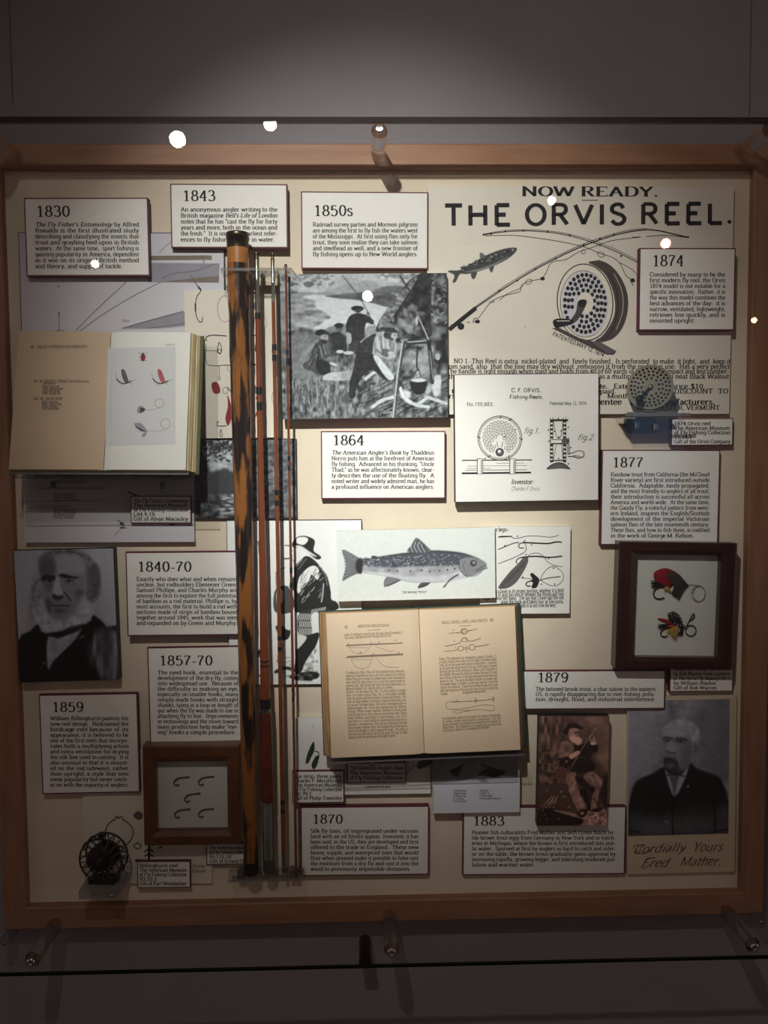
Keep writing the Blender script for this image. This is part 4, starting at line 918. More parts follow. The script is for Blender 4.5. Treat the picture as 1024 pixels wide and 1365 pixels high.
# ---- large etching of a seated angler
def angler(p):
    p.ss = 0.7
    R = random.Random(9); p.C[:] = .93
    K = .15
    p.poly([(455, 190), (490, 148), (550, 138), (610, 160), (625, 190), (615, 250), (660, 285), (672, 305), (640, 318), (580, 275), (520, 235), (460, 225)], K, .5)
    p.poly([(490, 155), (540, 145), (575, 165), (545, 205), (500, 200), (485, 185)], .93, .5); p.poly([(465, 215), (520, 215), (580, 255), (640, 295), (600, 285), (530, 245)], .9, .6)
    p.poly([(450, 240), (500, 250), (520, 285), (510, 315), (475, 340), (460, 300)], .9, .5); p.line([(455, 250), (440, 270), (452, 290), (448, 310), (468, 335)], 4, .2, .4); p.line([(400, 210), (460, 215)], 8, .3, .5); p.line([(390, 312), (450, 310)], 10, .25, .5)
    # coat
    p.poly([(470, 375), (520, 320), (560, 290), (620, 320), (680, 390), (720, 450), (745, 560), (750, 620), (790, 640), (805, 690), (700, 720), (600, 715), (500, 720), (470, 700), (465, 560), (430, 520), (470, 440)], K, .6)
    p.poly([(500, 470), (530, 420), (580, 375), (620, 365), (650, 385), (660, 430), (640, 470), (600, 430), (580, 480), (540, 510), (510, 570), (490, 560)], .92, .8)
    for i in range(50):
        x, y = R.uniform(500, 670), R.uniform(420, 660); p.line([(x, y), (x + R.uniform(10, 40), y - R.uniform(20, 60))], R.uniform(3, 9), R.choice((.85, .6, .2, .15)), .5, .8, False)
    p.line([(690, 500), (685, 580), (675, 640)], 7, .85, .5); p.line([(650, 360), (700, 430), (720, 520)], 4, .7, .6); p.line([(480, 370), (530, 320)], 8, .6, .8); p.line([(500, 390), (560, 310)], 5, .55, .8)
    # belt, creel and legs
    p.poly([(500, 735), (560, 700), (690, 680), (720, 700), (600, 730), (600, 890), (500, 880)], .22, .6)
    for i in range(24): 
        x = 505 + (i % 8) * 14; y = 730 + (i // 8) * 56; p.line([(x, y), (x + 6, y + 22), (x - 2, y + 44)], 6, .9, .5)
    for i in range(8): p.line([(600 + i * 14, 722 - i * 3), (606 + i * 14, 700 - i * 3)], 6, .85, .5)
    p.poly([(480, 890), (560, 900), (610, 880), (660, 880), (620, 1000), (530, 1160), (470, 1170), (480, 1050)], K, .6); p.poly([(530, 1160), (600, 1020), (640, 1000), (640, 1170)], .8, 1); p.tex([(530, 1160), (600, 1020), (640, 1000), (640, 1170)], 1, .3, 3, 5)
    p.poly([(470, 890), (560, 900), (540, 950), (480, 1000)], .88, 1)
    p.poly([(470, 1180), (640, 1170), (640, 1225), (500, 1235), (430, 1210)], .35, 1); p.tex([(430, 1175), (640, 1165), (640, 1240), (430, 1230)], 1, .4, 3, 6, sx=.5)
    # arms, rod and hanging gear seen between the rod pieces
    p.poly([(330, 540), (420, 520), (470, 640), (440, 720), (330, 720), (310, 640)], .3, .6); p.poly([(335, 560), (380, 550), (380, 640), (340, 660)], .92, .6); p.line([(335, 540), (330, 420), (360, 390), (400, 380)], 5, .2, .5); p.line([(350, 400), (340, 450), (356, 490)], 5, .2, .5)
    p.ell(352, 440, 22, 45, .9, .6); p.line([(332, 440), (340, 400), (372, 400), (372, 460), (350, 490), (332, 440)], 4, .25, .5)
    p.poly([(330, 820), (420, 830), (440, 870), (420, 920), (370, 930), (340, 870)], K, .7); p.poly([(380, 740), (440, 750), (440, 850), (390, 830)], .9, .6)
    p.line([(195, 180), (215, 400), (235, 700), (240, 830)], 8, .25, .6); p.line([(215, 330), (225, 560), (235, 760)], 5, .2, .5); p.ell(225, 1030, 36, 36, K, .6); p.ell(222, 1043, 15, 17, .9, .6); p.ell(222, 1043, 5, 6, .2, .5)
    p.line([(330, 1170), (400, 1140), (480, 1160)], 26, .2, 1); p.line([(200, 1200), (260, 1180)], 10, .25, .8); p.line([(360, 900), (350, 1000), (340, 1100)], 5, .4, .6); p.line([(380, 960), (376, 1080)], 4, .35, .6)
    for i in range(26):
        x, y = R.uniform(330, 470), R.uniform(1060, 1230); p.line([(x, y), (x + R.uniform(10, 40), y - R.uniform(0, 14))], R.uniform(2, 6), R.choice((.2, .3, .9)), .5, .8, False)
    p.grain(.01, 3, 3); p.C *= np.array([.99, .99, .965])
t, fr, w, h = board('angler_etching', [(302, 693.5), (482, 692.5), (484, 912), (305, 914)], .007, .007,
                    'white etching of a seated angler in a brimmed hat behind the rods', 'print', None, 'black_board', 'paper', None)
e = .9 * PXM; picture('picture', t, fr, -w / 2 + e, w / 2 - e, -h / 2 + e, h / 2 - e, .0002, angler, .95, (310, 690, 5.689))

# ---- stream photograph behind the rods
def stream(p):
    p.ss = 0.6
    p.C[:] = .30; R = random.Random(4)
    p.poly([(150, 880), (640, 880), (640, 1000), (480, 940), (420, 1060), (330, 1080), (250, 1040), (200, 1090), (150, 1000)], .72, 3); p.poly([(420, 880), (660, 880), (660, 1310), (430, 1310)], .38, 4)
    p.tex([(60, 880), (660, 880), (660, 1310), (60, 1310)], 2, .15, 5, 3); p.tex([(60, 1050), (400, 1050), (400, 1310), (60, 1310)], 3, .12, 3, 4)
    for i in range(160):
        x, y = R.gauss(240, 60), R.gauss(920, 32); p.ell(x, y, R.uniform(4, 15), R.uniform(3, 8), R.choice((.16, .22, .3)), .6, .85, R.uniform(-60, 60))
    for i in range(120):
        x, y = R.uniform(430, 650), R.uniform(890, 1290); p.ell(x, y, R.uniform(5, 18), R.uniform(4, 10), R.choice((.22, .28, .5, .56)), .8, .6, R.uniform(-60, 60))
    p.poly([(150, 1090), (240, 1050), (330, 1090), (330, 1200), (150, 1180)], .27, 4)
    for i in range(34):
        x, y = R.uniform(230, 340), R.uniform(1190, 1300); p.ell(x, y, R.uniform(8, 26), R.uniform(3, 6), R.choice((.7, .8, .6)), .7, .9, R.uniform(-12, 12))
    p.C *= np.array([.98, 1, 1.02]); p.grain(.03, 2, 9)
t, fr, w, h = board('stream_photograph', [(256, 585), (395, 584.5), (396, 690), (258, 691)], .008, .008,
                    'dark grey photograph of a wooded stream with a black edge behind the bamboo tube', 'photograph', None, 'black_board', 'paper', None)
picture('picture', t, fr, -w / 2, w / 2 - .001, -h / 2, h / 2 - .0014, .0002, stream, 1.0, (240, 380, 4.2667))

# ---- hook-tying sheet
t, fr, w, h = board('hook_sheet', [(246, 388), (372, 386), (371, 583.5), (250, 584)], .0135, .0055,
                    'cream sheet of hooks, loops and red feathers drawn in ink behind the bamboo tube', 'print', None, 'foam_core', 'paper_warm', 0)
d = Draw(fr, (240, 380, 4.2667))
d.line([(95, 0), (120, 28), (95, 70), (88, 130), (95, 180), (112, 210), (126, 205), (128, 180)], 1.0); d.line([(88, 105), (88, 150)], 1.8)
d.ell(255, 135, 42, 75, .6, mi=2, n=24)
d.line([(265, 290), (200, 285), (160, 290), (145, 305), (155, 318)], 1.2); d.line([(222, 325), (214, 365), (226, 392), (238, 365), (224, 325)], .9); d.ell(224, 376, 11, 12, .9)
d.line([(410, 285), (450, 288)], 1.2); d.line([(436, 315), (428, 360), (438, 385), (450, 360), (436, 315)], .9); d.ell(438, 367, 11, 12, .9); d.line([(405, 452), (465, 452)], 1.4)
d.line([(150, 335), (156, 450), (270, 455), (290, 460)], .8); d.line([(222, 460), (224, 510)], .7); d.ell(224, 528, 5, 12, .6); d.ell(285, 473, 15, 20, .6, mi=2); d.ell(258, 600, 14, 18, .7, mi=2)
d.line([(270, 580), (310, 640), (300, 660)], 1.2); d.fill([(270, 625), (290, 680), (296, 740), (275, 800), (258, 760), (272, 690)], mi=1); d.fill([(430, 640), (460, 618), (450, 665)], mi=1); d.fill([(470, 680), (450, 720), (425, 755), (440, 710)], mi=1); d.fill([(425, 565), (440, 590), (462, 612), (425, 615)], mi=3)
d.fill([(180, 560), (210, 552), (228, 585), (224, 615), (190, 612)], mi=1)
d.line([(265, 800), (240, 802), (215, 800), (212, 780), (222, 778)], 1.1); d.line([(232, 820), (226, 850), (238, 862), (240, 845), (232, 820)], .8); d.line([(440, 830), (455, 845)], .7)
d.ell(432, 120, 18, 24, mi=3); d.line([(450, 120), (462, 130)], 1); d.ell(455, 215, 40, 45, .5, mi=2, n=24)
d.line([(432, 880), (500, 875)], .8); d.ell(545, 640, 22, 45, .6, mi=2)
d.build('drawing', ['ink', 'ink_red', 'ink_faint', 'ink_print_grey'], t)

# ---- pale lavender plate behind the insect book
t, fr, w, h = board('fishing_plate_print', [(26, 309.5), (300, 310), (300, 470), (27, 470)], .008, .008,
                    'pale lavender engraved plate with grey water bands behind the insect book', 'print', None, 'black_board', 'paper_grey', 1.1)
d = Draw(fr, (10, 300, 3.4133))
d.fill([(640, 140), (930, 138), (930, 158), (650, 160)], False, mi=2); d.fill([(650, 172), (965, 175), (962, 262), (640, 260)], False, mi=1); d.fill([(700, 258), (962, 230), (962, 262)], False, mi=2)
d.line([(700, 245), (760, 220), (850, 210), (920, 185), (955, 175)], .8, mi=3); d.line([(690, 130), (720, 95), (760, 70)], .5, mi=3)
d.line([(310, 482), (400, 390), (540, 260)], .7, mi=3); d.line([(330, 482), (430, 410), (560, 330), (700, 258)], .7, mi=3); d.line([(520, 470), (660, 430), (800, 392)], .9, mi=3); d.fill([(520, 472), (660, 432), (800, 394), (860, 400), (860, 455), (700, 470)], False, mi=1); d.line([(640, 470), (860, 440)], .8, mi=3)
d.line([(234, 400), (236, 490)], .8, mi=3); d.ell(234, 402, 4, 6, mi=3); d.line([(200, 490), (235, 478), (275, 490)], .7, mi=3); d.ell(232, 280, 4, 4, mi=3); d.line([(835, 230), (860, 270), (885, 300)], 1, mi=3)
d.txt('Fish', 520, 555, 442, 5, 'left', T=.08, t=.06, slant=.3, mi=3); d.txt('t', 888, 900, 150, 6, 'left', mi=3); d.txt('h', 888, 900, 172, 6, 'left', mi=3)
d.build('drawing', ['ink', 'ink_grey', 'ink_faint', 'ink_mid'], t)

# ---- pale sheet of fly sketches below the insect book
t, fr, w, h = board('fly_sketch_sheet', [(30, 628), (258, 628), (259, 722), (33, 723.5)], .012, .012,
                    'pale lavender sheet with lines of small text and fly sketches below the insect book', 'print', None, 'foam_core', 'paper_grey', 0)
d = Draw(fr, (0, 610, 3.2)); k = dict(T=.12, t=.07, mi=0)
for i, (x0, x1, y, s) in enumerate(((230, 330, 82, 'Plate XIX'), (230, 372, 108, 'DUNS AND DRAKES'), (165, 440, 135, 'No. 46. MARCH BROWN. Dun Drake'), (230, 320, 162, 'Imitation'), (230, 320, 174, 'Body. Hare fur'), (230, 340, 186, 'Wings. Partridge'),
                                  (168, 300, 212, 'No. 47. Great Red Spinner'), (230, 320, 226, 'Imitation'), (230, 325, 237, 'Body. Hog down'), (230, 320, 248, 'Ribbed gold'), (230, 315, 259, 'Wings. Hackle'))):
    d.txt(s, x0, x1, y, 4.4, 'fit', **k)
d.line([(545, 145), (590, 165)], 2, mi=0); d.line([(500, 265), (530, 290), (512, 300), (540, 300)], 1.2, mi=0); d.ell(520, 282, 9, 7, mi=0); d.line([(490, 330), (515, 305)], .6, mi=1); d.ell(735, 285, 14, 6, mi=1)
d.line([(85, 190), (460, 182)], .5, mi=1); d.line([(90, 215), (460, 225)], .5, mi=1)
d.build('drawing', ['ink_soft', 'ink_faint'], t)

# ---- portrait of a white-bearded man
def beard(p):
    p.ss = 0.42
    p.C[:] = .60; p.grain(.06, 22, 1); p.poly([(40, 40), (320, 40), (260, 300), (200, 640), (40, 860)], .62, 20, .8); p.poly([(800, 40), (1000, 40), (1000, 760), (820, 640)], .60, 14, .7)
    # hair and whiskers
    p.poly([(270, 160), (300, 100), (370, 60), (480, 40), (600, 50), (720, 110), (790, 190), (815, 300), (800, 440), (770, 500), (700, 520), (660, 300), (560, 120), (420, 110), (330, 150), (300, 300)], .42, 7); p.tex([(270, 160), (480, 40), (720, 110), (815, 300), (770, 500), (680, 420), (600, 130), (330, 150)], 6, .13, 6, 2)
    p.poly([(235, 290), (300, 280), (310, 480), (340, 620), (290, 700), (220, 640), (200, 540)], .50, 8); p.tex([(235, 290), (300, 280), (330, 620), (290, 700), (200, 560)], 5, .1, 4, 3)
    p.poly([(300, 140), (380, 95), (520, 80), (640, 110), (700, 200), (710, 320), (690, 430), (620, 560), (560, 650), (450, 680), (370, 640), (320, 520), (295, 400), (290, 260)], .50, 6)
    p.poly([(430, 110), (560, 95), (650, 140), (680, 240), (600, 270), (500, 260), (430, 250)], .58, 8); p.poly([(290, 150), (380, 110), (420, 180), (410, 260), (300, 280)], .34, 8, .85)
    # brows, eyes, nose, mouth
    p.poly([(300, 290), (350, 270), (415, 280), (418, 320), (340, 325), (300, 330)], .20, 3, .9); p.poly([(450, 275), (500, 265), (570, 285), (630, 295), (590, 305), (500, 300)], .18, 3); p.poly([(325, 330), (400, 330), (390, 400), (345, 410)], .42, 5)
    p.ell(545, 326, 38, 17, .42, 2); p.ell(543, 326, 14, 11, .14, 1.2); p.line([(505, 330), (545, 312), (590, 330)], 6, .2, .9); p.ell(556, 320, 4, 4, .7, .6); p.line([(510, 345), (550, 360), (600, 350)], 6, .36, 1.5); p.ell(372, 326, 14, 9, .14, 1.5)
    p.poly([(425, 300), (455, 300), (470, 380), (490, 440), (470, 455), (420, 450), (400, 420)], .66, 5, .9); p.poly([(400, 440), (440, 460), (490, 455), (470, 490), (430, 500), (400, 475)], .16, 4, .9)
    p.line([(495, 425), (530, 460), (555, 500)], 10, .12, 1.5); p.poly([(590, 420), (650, 400), (670, 430), (610, 480)], .36, 7, .8); p.poly([(380, 500), (540, 500), (560, 560), (520, 620), (420, 620), (380, 570)], .46, 6)
    p.line([(390, 535), (430, 548), (490, 542), (540, 548)], 9, .12, 1.2); p.poly([(410, 575), (500, 575), (480, 600), (430, 600)], .3, 4, .8); p.poly([(345, 480), (380, 500), (380, 600), (340, 560)], .3, 6, .8)
    # throat beard
    p.poly([(225, 560), (320, 540), (360, 640), (450, 680), (560, 650), (640, 540), (700, 490), (760, 560), (740, 640), (650, 720), (560, 770), (430, 790), (310, 750), (240, 680)], .62, 7); p.tex([(225, 560), (340, 620), (450, 690), (640, 560), (750, 580), (560, 770), (310, 750)], 6, .09, 5, 5)
    p.ell(720, 350, 30, 70, .56, 5, .9, rot=-12); p.poly([(700, 210), (800, 200), (815, 420), (760, 490), (720, 460)], .32, 8, .7)
    # coat and shirt
    p.poly([(100, 850), (200, 770), (270, 710), (340, 790), (700, 700), (750, 630), (830, 680), (880, 730), (1000, 760), (1000, 1240), (110, 1240)], .10, 4)
    p.poly([(355, 820), (440, 830), (560, 790), (650, 745), (600, 840), (480, 960), (400, 1040), (362, 1110), (345, 1020)], .56, 4); p.tex([(355, 820), (640, 750), (400, 1040)], 3, .06, 8, 8); p.poly([(520, 740), (660, 710), (640, 760), (540, 780)], .2, 5, .8)
    p.poly([(800, 760), (960, 760), (1000, 900), (985, 1200), (860, 1200), (760, 1100), (720, 920)], .40, 14, .9); p.tex([(740, 800), (990, 800), (980, 1200), (760, 1200)], 8, .14, 9, 9, sx=2, sy=.5); p.ell(320, 1050, 20, 12, .36, 3); p.ell(296, 1096, 14, 10, .3, 3); p.line([(240, 880), (330, 1000)], 8, .2, 3); p.line([(640, 830), (670, 810)], 20, .35, 3)
    p.line([(540, 95), (560, 80), (620, 85), (690, 130)], 5, .3, 1.2); p.line([(350, 100), (400, 60), (430, 80)], 5, .34, 1.2)
    p.grain(.02, 2, 11); p.C[:] = .36 + (p.C - .36) * 1.25; p.C *= np.array([.94, .95, 1.0]) * 1.06; p.C[:] = np.clip(p.C, .05, .85)
t, fr, w, h = board('bearded_man_portrait', [(19, 734), (152, 731), (157, 906), (27, 910)], .021, .021,
                    'grey photographic portrait of an old man with a white throat beard and dark coat', 'photograph', None, 'black_board', 'paper', None)
picture('picture', t, fr, -w / 2, w / 2, -h / 2, h / 2, .0002, beard, .95, (10, 725, 6.606))

# ---- portrait of a moustached man with a handwritten signature
def moust(p):
    p.ss = 0.45
    p.C[:] = .52; p.grain(.07, 14, 1); p.grain(.05, 6, 2); p.poly([(40, 160), (300, 200), (250, 560), (50, 620)], .57, 25, .7); p.poly([(560, 100), (800, 60), (800, 620), (560, 520)], .42, 25, .7)
    p.poly([(100, 700), (140, 640), (250, 590), (330, 545), (500, 515), (560, 560), (700, 610), (740, 660), (780, 780), (800, 1050), (60, 1050), (70, 830)], .14, 4); p.poly([(60, 900), (150, 880), (160, 1050), (60, 1050)], .3, 16, .8); p.poly([(390, 900), (680, 880), (690, 1050), (390, 1050)], .34, 30, .9); p.poly([(160, 920), (380, 920), (370, 1050), (160, 1050)], .36, 22, .9); p.poly([(690, 860), (800, 830), (800, 1050), (680, 1030)], .32, 14, .8)
    p.line([(390, 770), (382, 900), (386, 1040)], 8, .06, 1.5); p.line([(150, 660), (240, 800), (300, 900)], 6, .09, 3); p.line([(680, 800), (690, 920), (680, 1020)], 10, .1, 4); p.line([(480, 760), (420, 830)], 5, .2, 3); p.line([(70, 1000), (150, 1015)], 10, .12, 2); p.line([(690, 1010), (790, 990)], 10, .12, 2); p.ell(340, 940, 14, 10, .45, 2); p.ell(495, 686, 9, 9, .5, 1)
    p.poly([(330, 560), (360, 600), (440, 610), (500, 535), (470, 640), (398, 760), (350, 650)], .62, 3); p.poly([(365, 612), (430, 612), (420, 650), (398, 755), (375, 660)], .38, 2); p.line([(340, 605), (370, 612)], 10, .25, 2); p.line([(440, 606), (475, 618)], 10, .25, 2)
    p.poly([(310, 290), (350, 235), (440, 205), (520, 225), (572, 280), (575, 350), (550, 400), (500, 380), (480, 310), (400, 280), (330, 300)], .62, 5); p.tex([(310, 290), (440, 205), (572, 280), (550, 400), (480, 300)], 4, .07, 5, 4)
    p.poly([(312, 290), (380, 262), (480, 290), (520, 360), (530, 430), (510, 520), (440, 580), (370, 570), (320, 520), (302, 430), (304, 350)], .52, 4); p.poly([(330, 280), (440, 265), (480, 320), (400, 335), (325, 330)], .62, 8); p.poly([(460, 370), (530, 400), (510, 520), (450, 560)], .42, 10, .8)
    p.poly([(312, 342), (340, 332), (385, 345), (380, 370), (330, 372)], .33, 5, .8); p.poly([(405, 345), (450, 340), (490, 360), (450, 376), (410, 372)], .32, 5, .8); p.line([(316, 344), (345, 336), (382, 346)], 7, .24, 1.5); p.line([(408, 348), (450, 342), (486, 354)], 7, .24, 1.5); p.ell(352, 360, 9, 6, .16, 1); p.ell(440, 362, 10, 6, .16, 1); p.ell(550, 410, 20, 40, .48, 4); p.line([(545, 395), (555, 430)], 6, .28, 2)
    p.poly([(352, 370), (385, 370), (415, 435), (390, 445), (345, 435)], .58, 4); p.poly([(345, 432), (380, 446), (412, 438), (400, 452), (355, 450)], .22, 2)
    p.poly([(300, 470), (350, 450), (400, 455), (430, 490), (425, 520), (390, 480), (350, 480), (325, 520), (308, 500)], .48, 3); p.poly([(320, 490), (350, 480), (400, 490), (425, 530), (410, 580), (370, 580), (330, 540)], .2, 4, .9); p.poly([(345, 520), (395, 520), (400, 560), (350, 560)], .4, 5, .9); p.poly([(350, 560), (440, 550), (440, 600), (380, 598)], .26, 4, .8)
    p.grain(.025, 2, 8); p.C[:] = .36 + (p.C - .36) * 1.12; p.C *= np.array([.95, .95, 1.0]) * 1.1
t, fr, w, h = board('moustached_man_portrait', [(836, 930), (982, 926), (980, 1162), (837, 1165)], .008, .008,
                    'grey portrait print of a moustached man in a dark jacket with handwriting below', 'photograph', None, 'foam_core', 'paper_old', 0)
rectpic('picture', t, fr, 837.5, 931.5, 973, 1114.5, .0003, moust, .95, (825, 920, 5.353), .5)
d = Draw(fr, (825, 920, 5.353)); hk = dict(T=.09, t=.05, serif=False, slant=.5, seg=3)
d.txt('Cordially', 100, 470, 1165, 17, 'fit', y1=1150, **hk); d.txt('Yours', 515, 735, 1150, 19, 'fit', **hk); d.txt('Fred', 155, 345, 1262, 18, 'fit', **hk); d.txt('Mather.', 430, 725, 1252, 18, 'fit', **hk)
d.line([(100, 1130), (120, 1105), (160, 1110), (150, 1140), (110, 1160), (180, 1165), (230, 1140)], 1.0); d.line([(185, 1215), (240, 1195), (260, 1200)], 1); d.line([(585, 1220), (640, 1205), (700, 1210)], 1.0); d.line([(155, 1255), (180, 1272), (225, 1240)], .9); d.line([(460, 1145), (470, 1130)], .8)
d.build('handwriting', 'ink_soft', t)

# ---- sepia photograph of a seated angler
def sepia(p):
    p.ss = 0.3
    R = random.Random(8); p.C[:] = .22
    p.poly([(540, 70), (830, 70), (860, 160), (860, 700), (700, 560), (660, 300)], .36, 18); p.poly([(340, 80), (560, 80), (640, 300), (560, 380), (340, 300)], .30, 14); p.tex([(340, 80), (860, 80), (860, 700), (600, 500)], 10, .07, 10, 3)
    p.poly([(70, 70), (330, 70), (320, 350), (260, 500), (70, 520)], .27, 8); p.tex([(70, 70), (330, 70), (300, 480), (70, 520)], 5, .17, 6, 5, sx=1.6, sy=.5)
    p.poly([(80, 500), (280, 480), (290, 660), (260, 800), (80, 820)], .26, 8); p.tex([(80, 480), (290, 480), (270, 800), (80, 800)], 4, .15, 4, 6)
    p.poly([(60, 1120), (250, 1100), (500, 1180), (560, 1240), (540, 1290), (60, 1290)], .10, 5); p.poly([(230, 1120), (330, 1125), (480, 1160), (560, 1180), (620, 1100), (700, 1120), (800, 1110), (860, 1180), (860, 1290), (540, 1290), (560, 1230), (400, 1170)], .50, 4); p.tex([(500, 1120), (860, 1100), (860, 1290), (540, 1290)], 3, .2, 5, 7)
    p.poly([(560, 880), (700, 900), (660, 1120), (560, 1080), (480, 900)], .08, 6); p.poly([(770, 760), (860, 740), (860, 1080), (780, 1060), (740, 900)], .14, 8)
    # jacket, trousers
    p.poly([(275, 440), (300, 380), (340, 340), (410, 350), (520, 400), (600, 370), (680, 380), (725, 410), (715, 470), (650, 500), (640, 560), (690, 640), (640, 700), (500, 720), (300, 800), (260, 760), (300, 600)], .11, 3)
    p.poly([(275, 440), (300, 385), (350, 345), (430, 370), (460, 430), (440, 500), (400, 520), (300, 540), (280, 500)], .36, 4); p.tex([(275, 440), (350, 345), (450, 400), (400, 520), (290, 530)], 3, .1, 5, 9); p.poly([(300, 630), (400, 680), (380, 760), (300, 815), (262, 760)], (.36, .2, .2), 4)
    p.poly([(360, 790), (400, 710), (470, 700), (490, 780), (510, 900), (560, 1000), (600, 1100), (520, 1130), (480, 1090), (420, 950), (380, 840)], .42, 4); p.poly([(580, 720), (660, 690), (750, 760), (775, 800), (730, 950), (700, 1110), (640, 1110), (660, 960), (690, 860), (620, 850), (560, 800)], .40, 4)
    p.tex([(360, 790), (470, 700), (600, 1100), (520, 1130), (400, 900)], 3, .12, 6, 12, sx=2, rot=20); p.tex([(580, 720), (770, 790), (700, 1110), (640, 1110)], 3, .12, 6, 13, sx=2, rot=-20); p.poly([(470, 740), (560, 760), (640, 860), (600, 880), (500, 820)], .12, 5)
    # head with hat and beard, hands, rod
    p.ell(452, 262, 62, 55, .50, 3); p.poly([(405, 310), (460, 290), (530, 320), (545, 360), (510, 400), (460, 380), (420, 350)], .62, 4); p.poly([(460, 255), (510, 245), (515, 275), (470, 275)], .26, 3); p.line([(480, 300), (515, 295)], 10, .28, 2); p.ell(400, 265, 14, 26, .42, 3)
    p.poly([(345, 240), (380, 190), (420, 165), (480, 165), (520, 185), (555, 205), (540, 230), (480, 210), (410, 220), (385, 285), (350, 275)], .10, 3); p.ell(440, 175, 56, 26, .14, 4)
    p.poly([(400, 520), (440, 490), (500, 460), (530, 480), (500, 510), (430, 555)], .60, 3); p.poly([(620, 310), (650, 280), (690, 320), (700, 370), (670, 400), (640, 360)], .46, 3); p.poly([(645, 300), (665, 310), (650, 340)], .12, 3); p.poly([(640, 370), (700, 375), (690, 395), (650, 395)], .66, 2)
    p.line([(380, 720), (450, 600), (540, 450), (620, 330), (710, 200)], 7, .48, .8); p.line([(360, 760), (420, 650), (500, 540)], 9, .3, .8); p.line([(520, 530), (580, 540)], 10, .28, 2)
    p.poly([(505, 1150), (540, 1110), (600, 1110), (600, 1160), (560, 1190), (520, 1190)], .08, 2); p.ell(548, 1150, 24, 16, .5, 2); p.poly([(650, 1110), (740, 1090), (770, 1110), (720, 1135), (660, 1135)], .1, 2)
    for i in range(60):
        x, y = R.uniform(80, 420), R.uniform(560, 1240); p.ell(x, y, R.uniform(4, 16), R.uniform(3, 10), R.choice((.6, .45, .08, .1)), 1, .75, R.uniform(-60, 60))
    for i in range(16): p.line([(110 + i * 9, 1110 - (i % 4) * 20), (200 + i * 5, 960 + (i % 3) * 14)], 8, .52 if i % 2 else .12, .8)
    for i in range(30):
        x, y = R.uniform(560, 840), R.uniform(1140, 1270); p.ell(x, y, R.uniform(6, 16), R.uniform(4, 8), R.choice((.1, .2, .66)), 1, .8)
    p.grain(.025, 2, 4); p.C *= 1.35
def sepia_tone(C):
    g = C.mean(-1, keepdims=True); return np.clip(np.concatenate([g * 1.12 + .03, g * .86, g * .74], -1) * .65 + C * .35 * np.array([1.1, .9, .8]), .01, .95)
t, fr, w, h = board('sepia_angler_photograph', [(717.5, 954), (810, 955), (811, 1100), (717.5, 1101)], .026, .016,
                    'sepia photograph of an old bearded angler seated with his rod in a dark hat', 'photograph', None, 'black_board', 'paper', None)
picture('picture', t, fr, -w / 2, w / 2, -h / 2, h / 2, .0002, sepia, .8, (710, 945, 8.273), .2, sepia_tone)

# ---- plate of two flies with a numbered list below the open book
def flies2(p):
    p.ss = 0.6
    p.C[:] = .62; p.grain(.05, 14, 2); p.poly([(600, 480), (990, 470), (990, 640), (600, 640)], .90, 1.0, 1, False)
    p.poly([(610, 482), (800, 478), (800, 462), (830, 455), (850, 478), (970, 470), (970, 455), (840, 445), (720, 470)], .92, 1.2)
    p.poly([(680, 425), (720, 410), (735, 405), (728, 425), (715, 450), (700, 445), (690, 440)], .12, 1); p.line([(700, 430), (690, 450)], 5, .2); p.line([(700, 420), (740, 400)], 5, .2)
    p.poly([(800, 440), (840, 415), (880, 420), (912, 430), (890, 450), (850, 452), (830, 440)], .12, 1); p.line([(800, 442), (860, 450), (900, 440)], 6, .2); p.line([(820, 405), (880, 425)], 8, .25)
    p.C *= np.array([.96, .97, 1.0])
t, fr, w, h = board('fly_plate_card', [(576, 1000), (693, 997), (693, 1083), (579, 1083.5)], .020, .010,
                    'card with two dark flies above a numbered list, under the fishing book', 'print', None, 'foam_core', 'paper', None)
picture('picture', t, fr, -w / 2, w / 2, -h / 2, h / 2, .0002, flies2, 1.0, (380, 890, 3.103))
d = Draw(fr, (380, 890, 3.103), .0004)
for i, (a, b) in enumerate((('1 Gorge Hook', '5 Coachman'), ('2 March Brown', '6 Alder Fly'), ('3 Wasp fly', '7 Yellow Sally'), ('4 A Gnat', '8 Dun Drake or May fly'), ('5 A Palmer', ''))):
    d.txt(a, 695, 750, 512 + i * 11, 3.6, 'left', T=.13, t=.08)
    if b: d.txt(b, 805, 800 + len(b) * 4.2, 511 + i * 11, 3.6, 'left', T=.13, t=.08)
d.build('list_text', 'ink', t)

# ---- feather plate left of it, half in the book's shade
t, fr, w, h = board('feather_plate_print', [(388, 958), (574, 955), (574, 1058), (390, 1060)], .010, .010,
                    'white plate with green feathered flies in the shade below the open fishing book', 'print', None, 'foam_core', 'paper', 0)
d = Draw(fr, (380, 890, 3.103))
d.fill([(85, 395), (95, 350), (118, 305), (122, 340), (108, 370), (98, 392)], mi=1); d.fill([(118, 420), (110, 400), (128, 365), (140, 370), (132, 405)], mi=1); d.line([(100, 385), (120, 310)], 1, mi=0); d.line([(112, 410), (130, 370)], 1, mi=0); d.line([(122, 345), (138, 350), (140, 375)], 1.2, mi=0)
d.txt('1.', 112, 122, 250, 6, 'left'); d.fill([(545, 400), (560, 385), (605, 378), (610, 395), (580, 412), (550, 418)], mi=1); d.line([(500, 440), (540, 400)], .8); d.fill([(275, 400), (330, 390), (340, 400), (300, 410)], mi=1)
d.txt('SALMON FLIES', 332, 436, 497, 4.2, 'fit', T=.14, t=.08)
d.build('drawing', ['ink', 'cloth_green'], t)

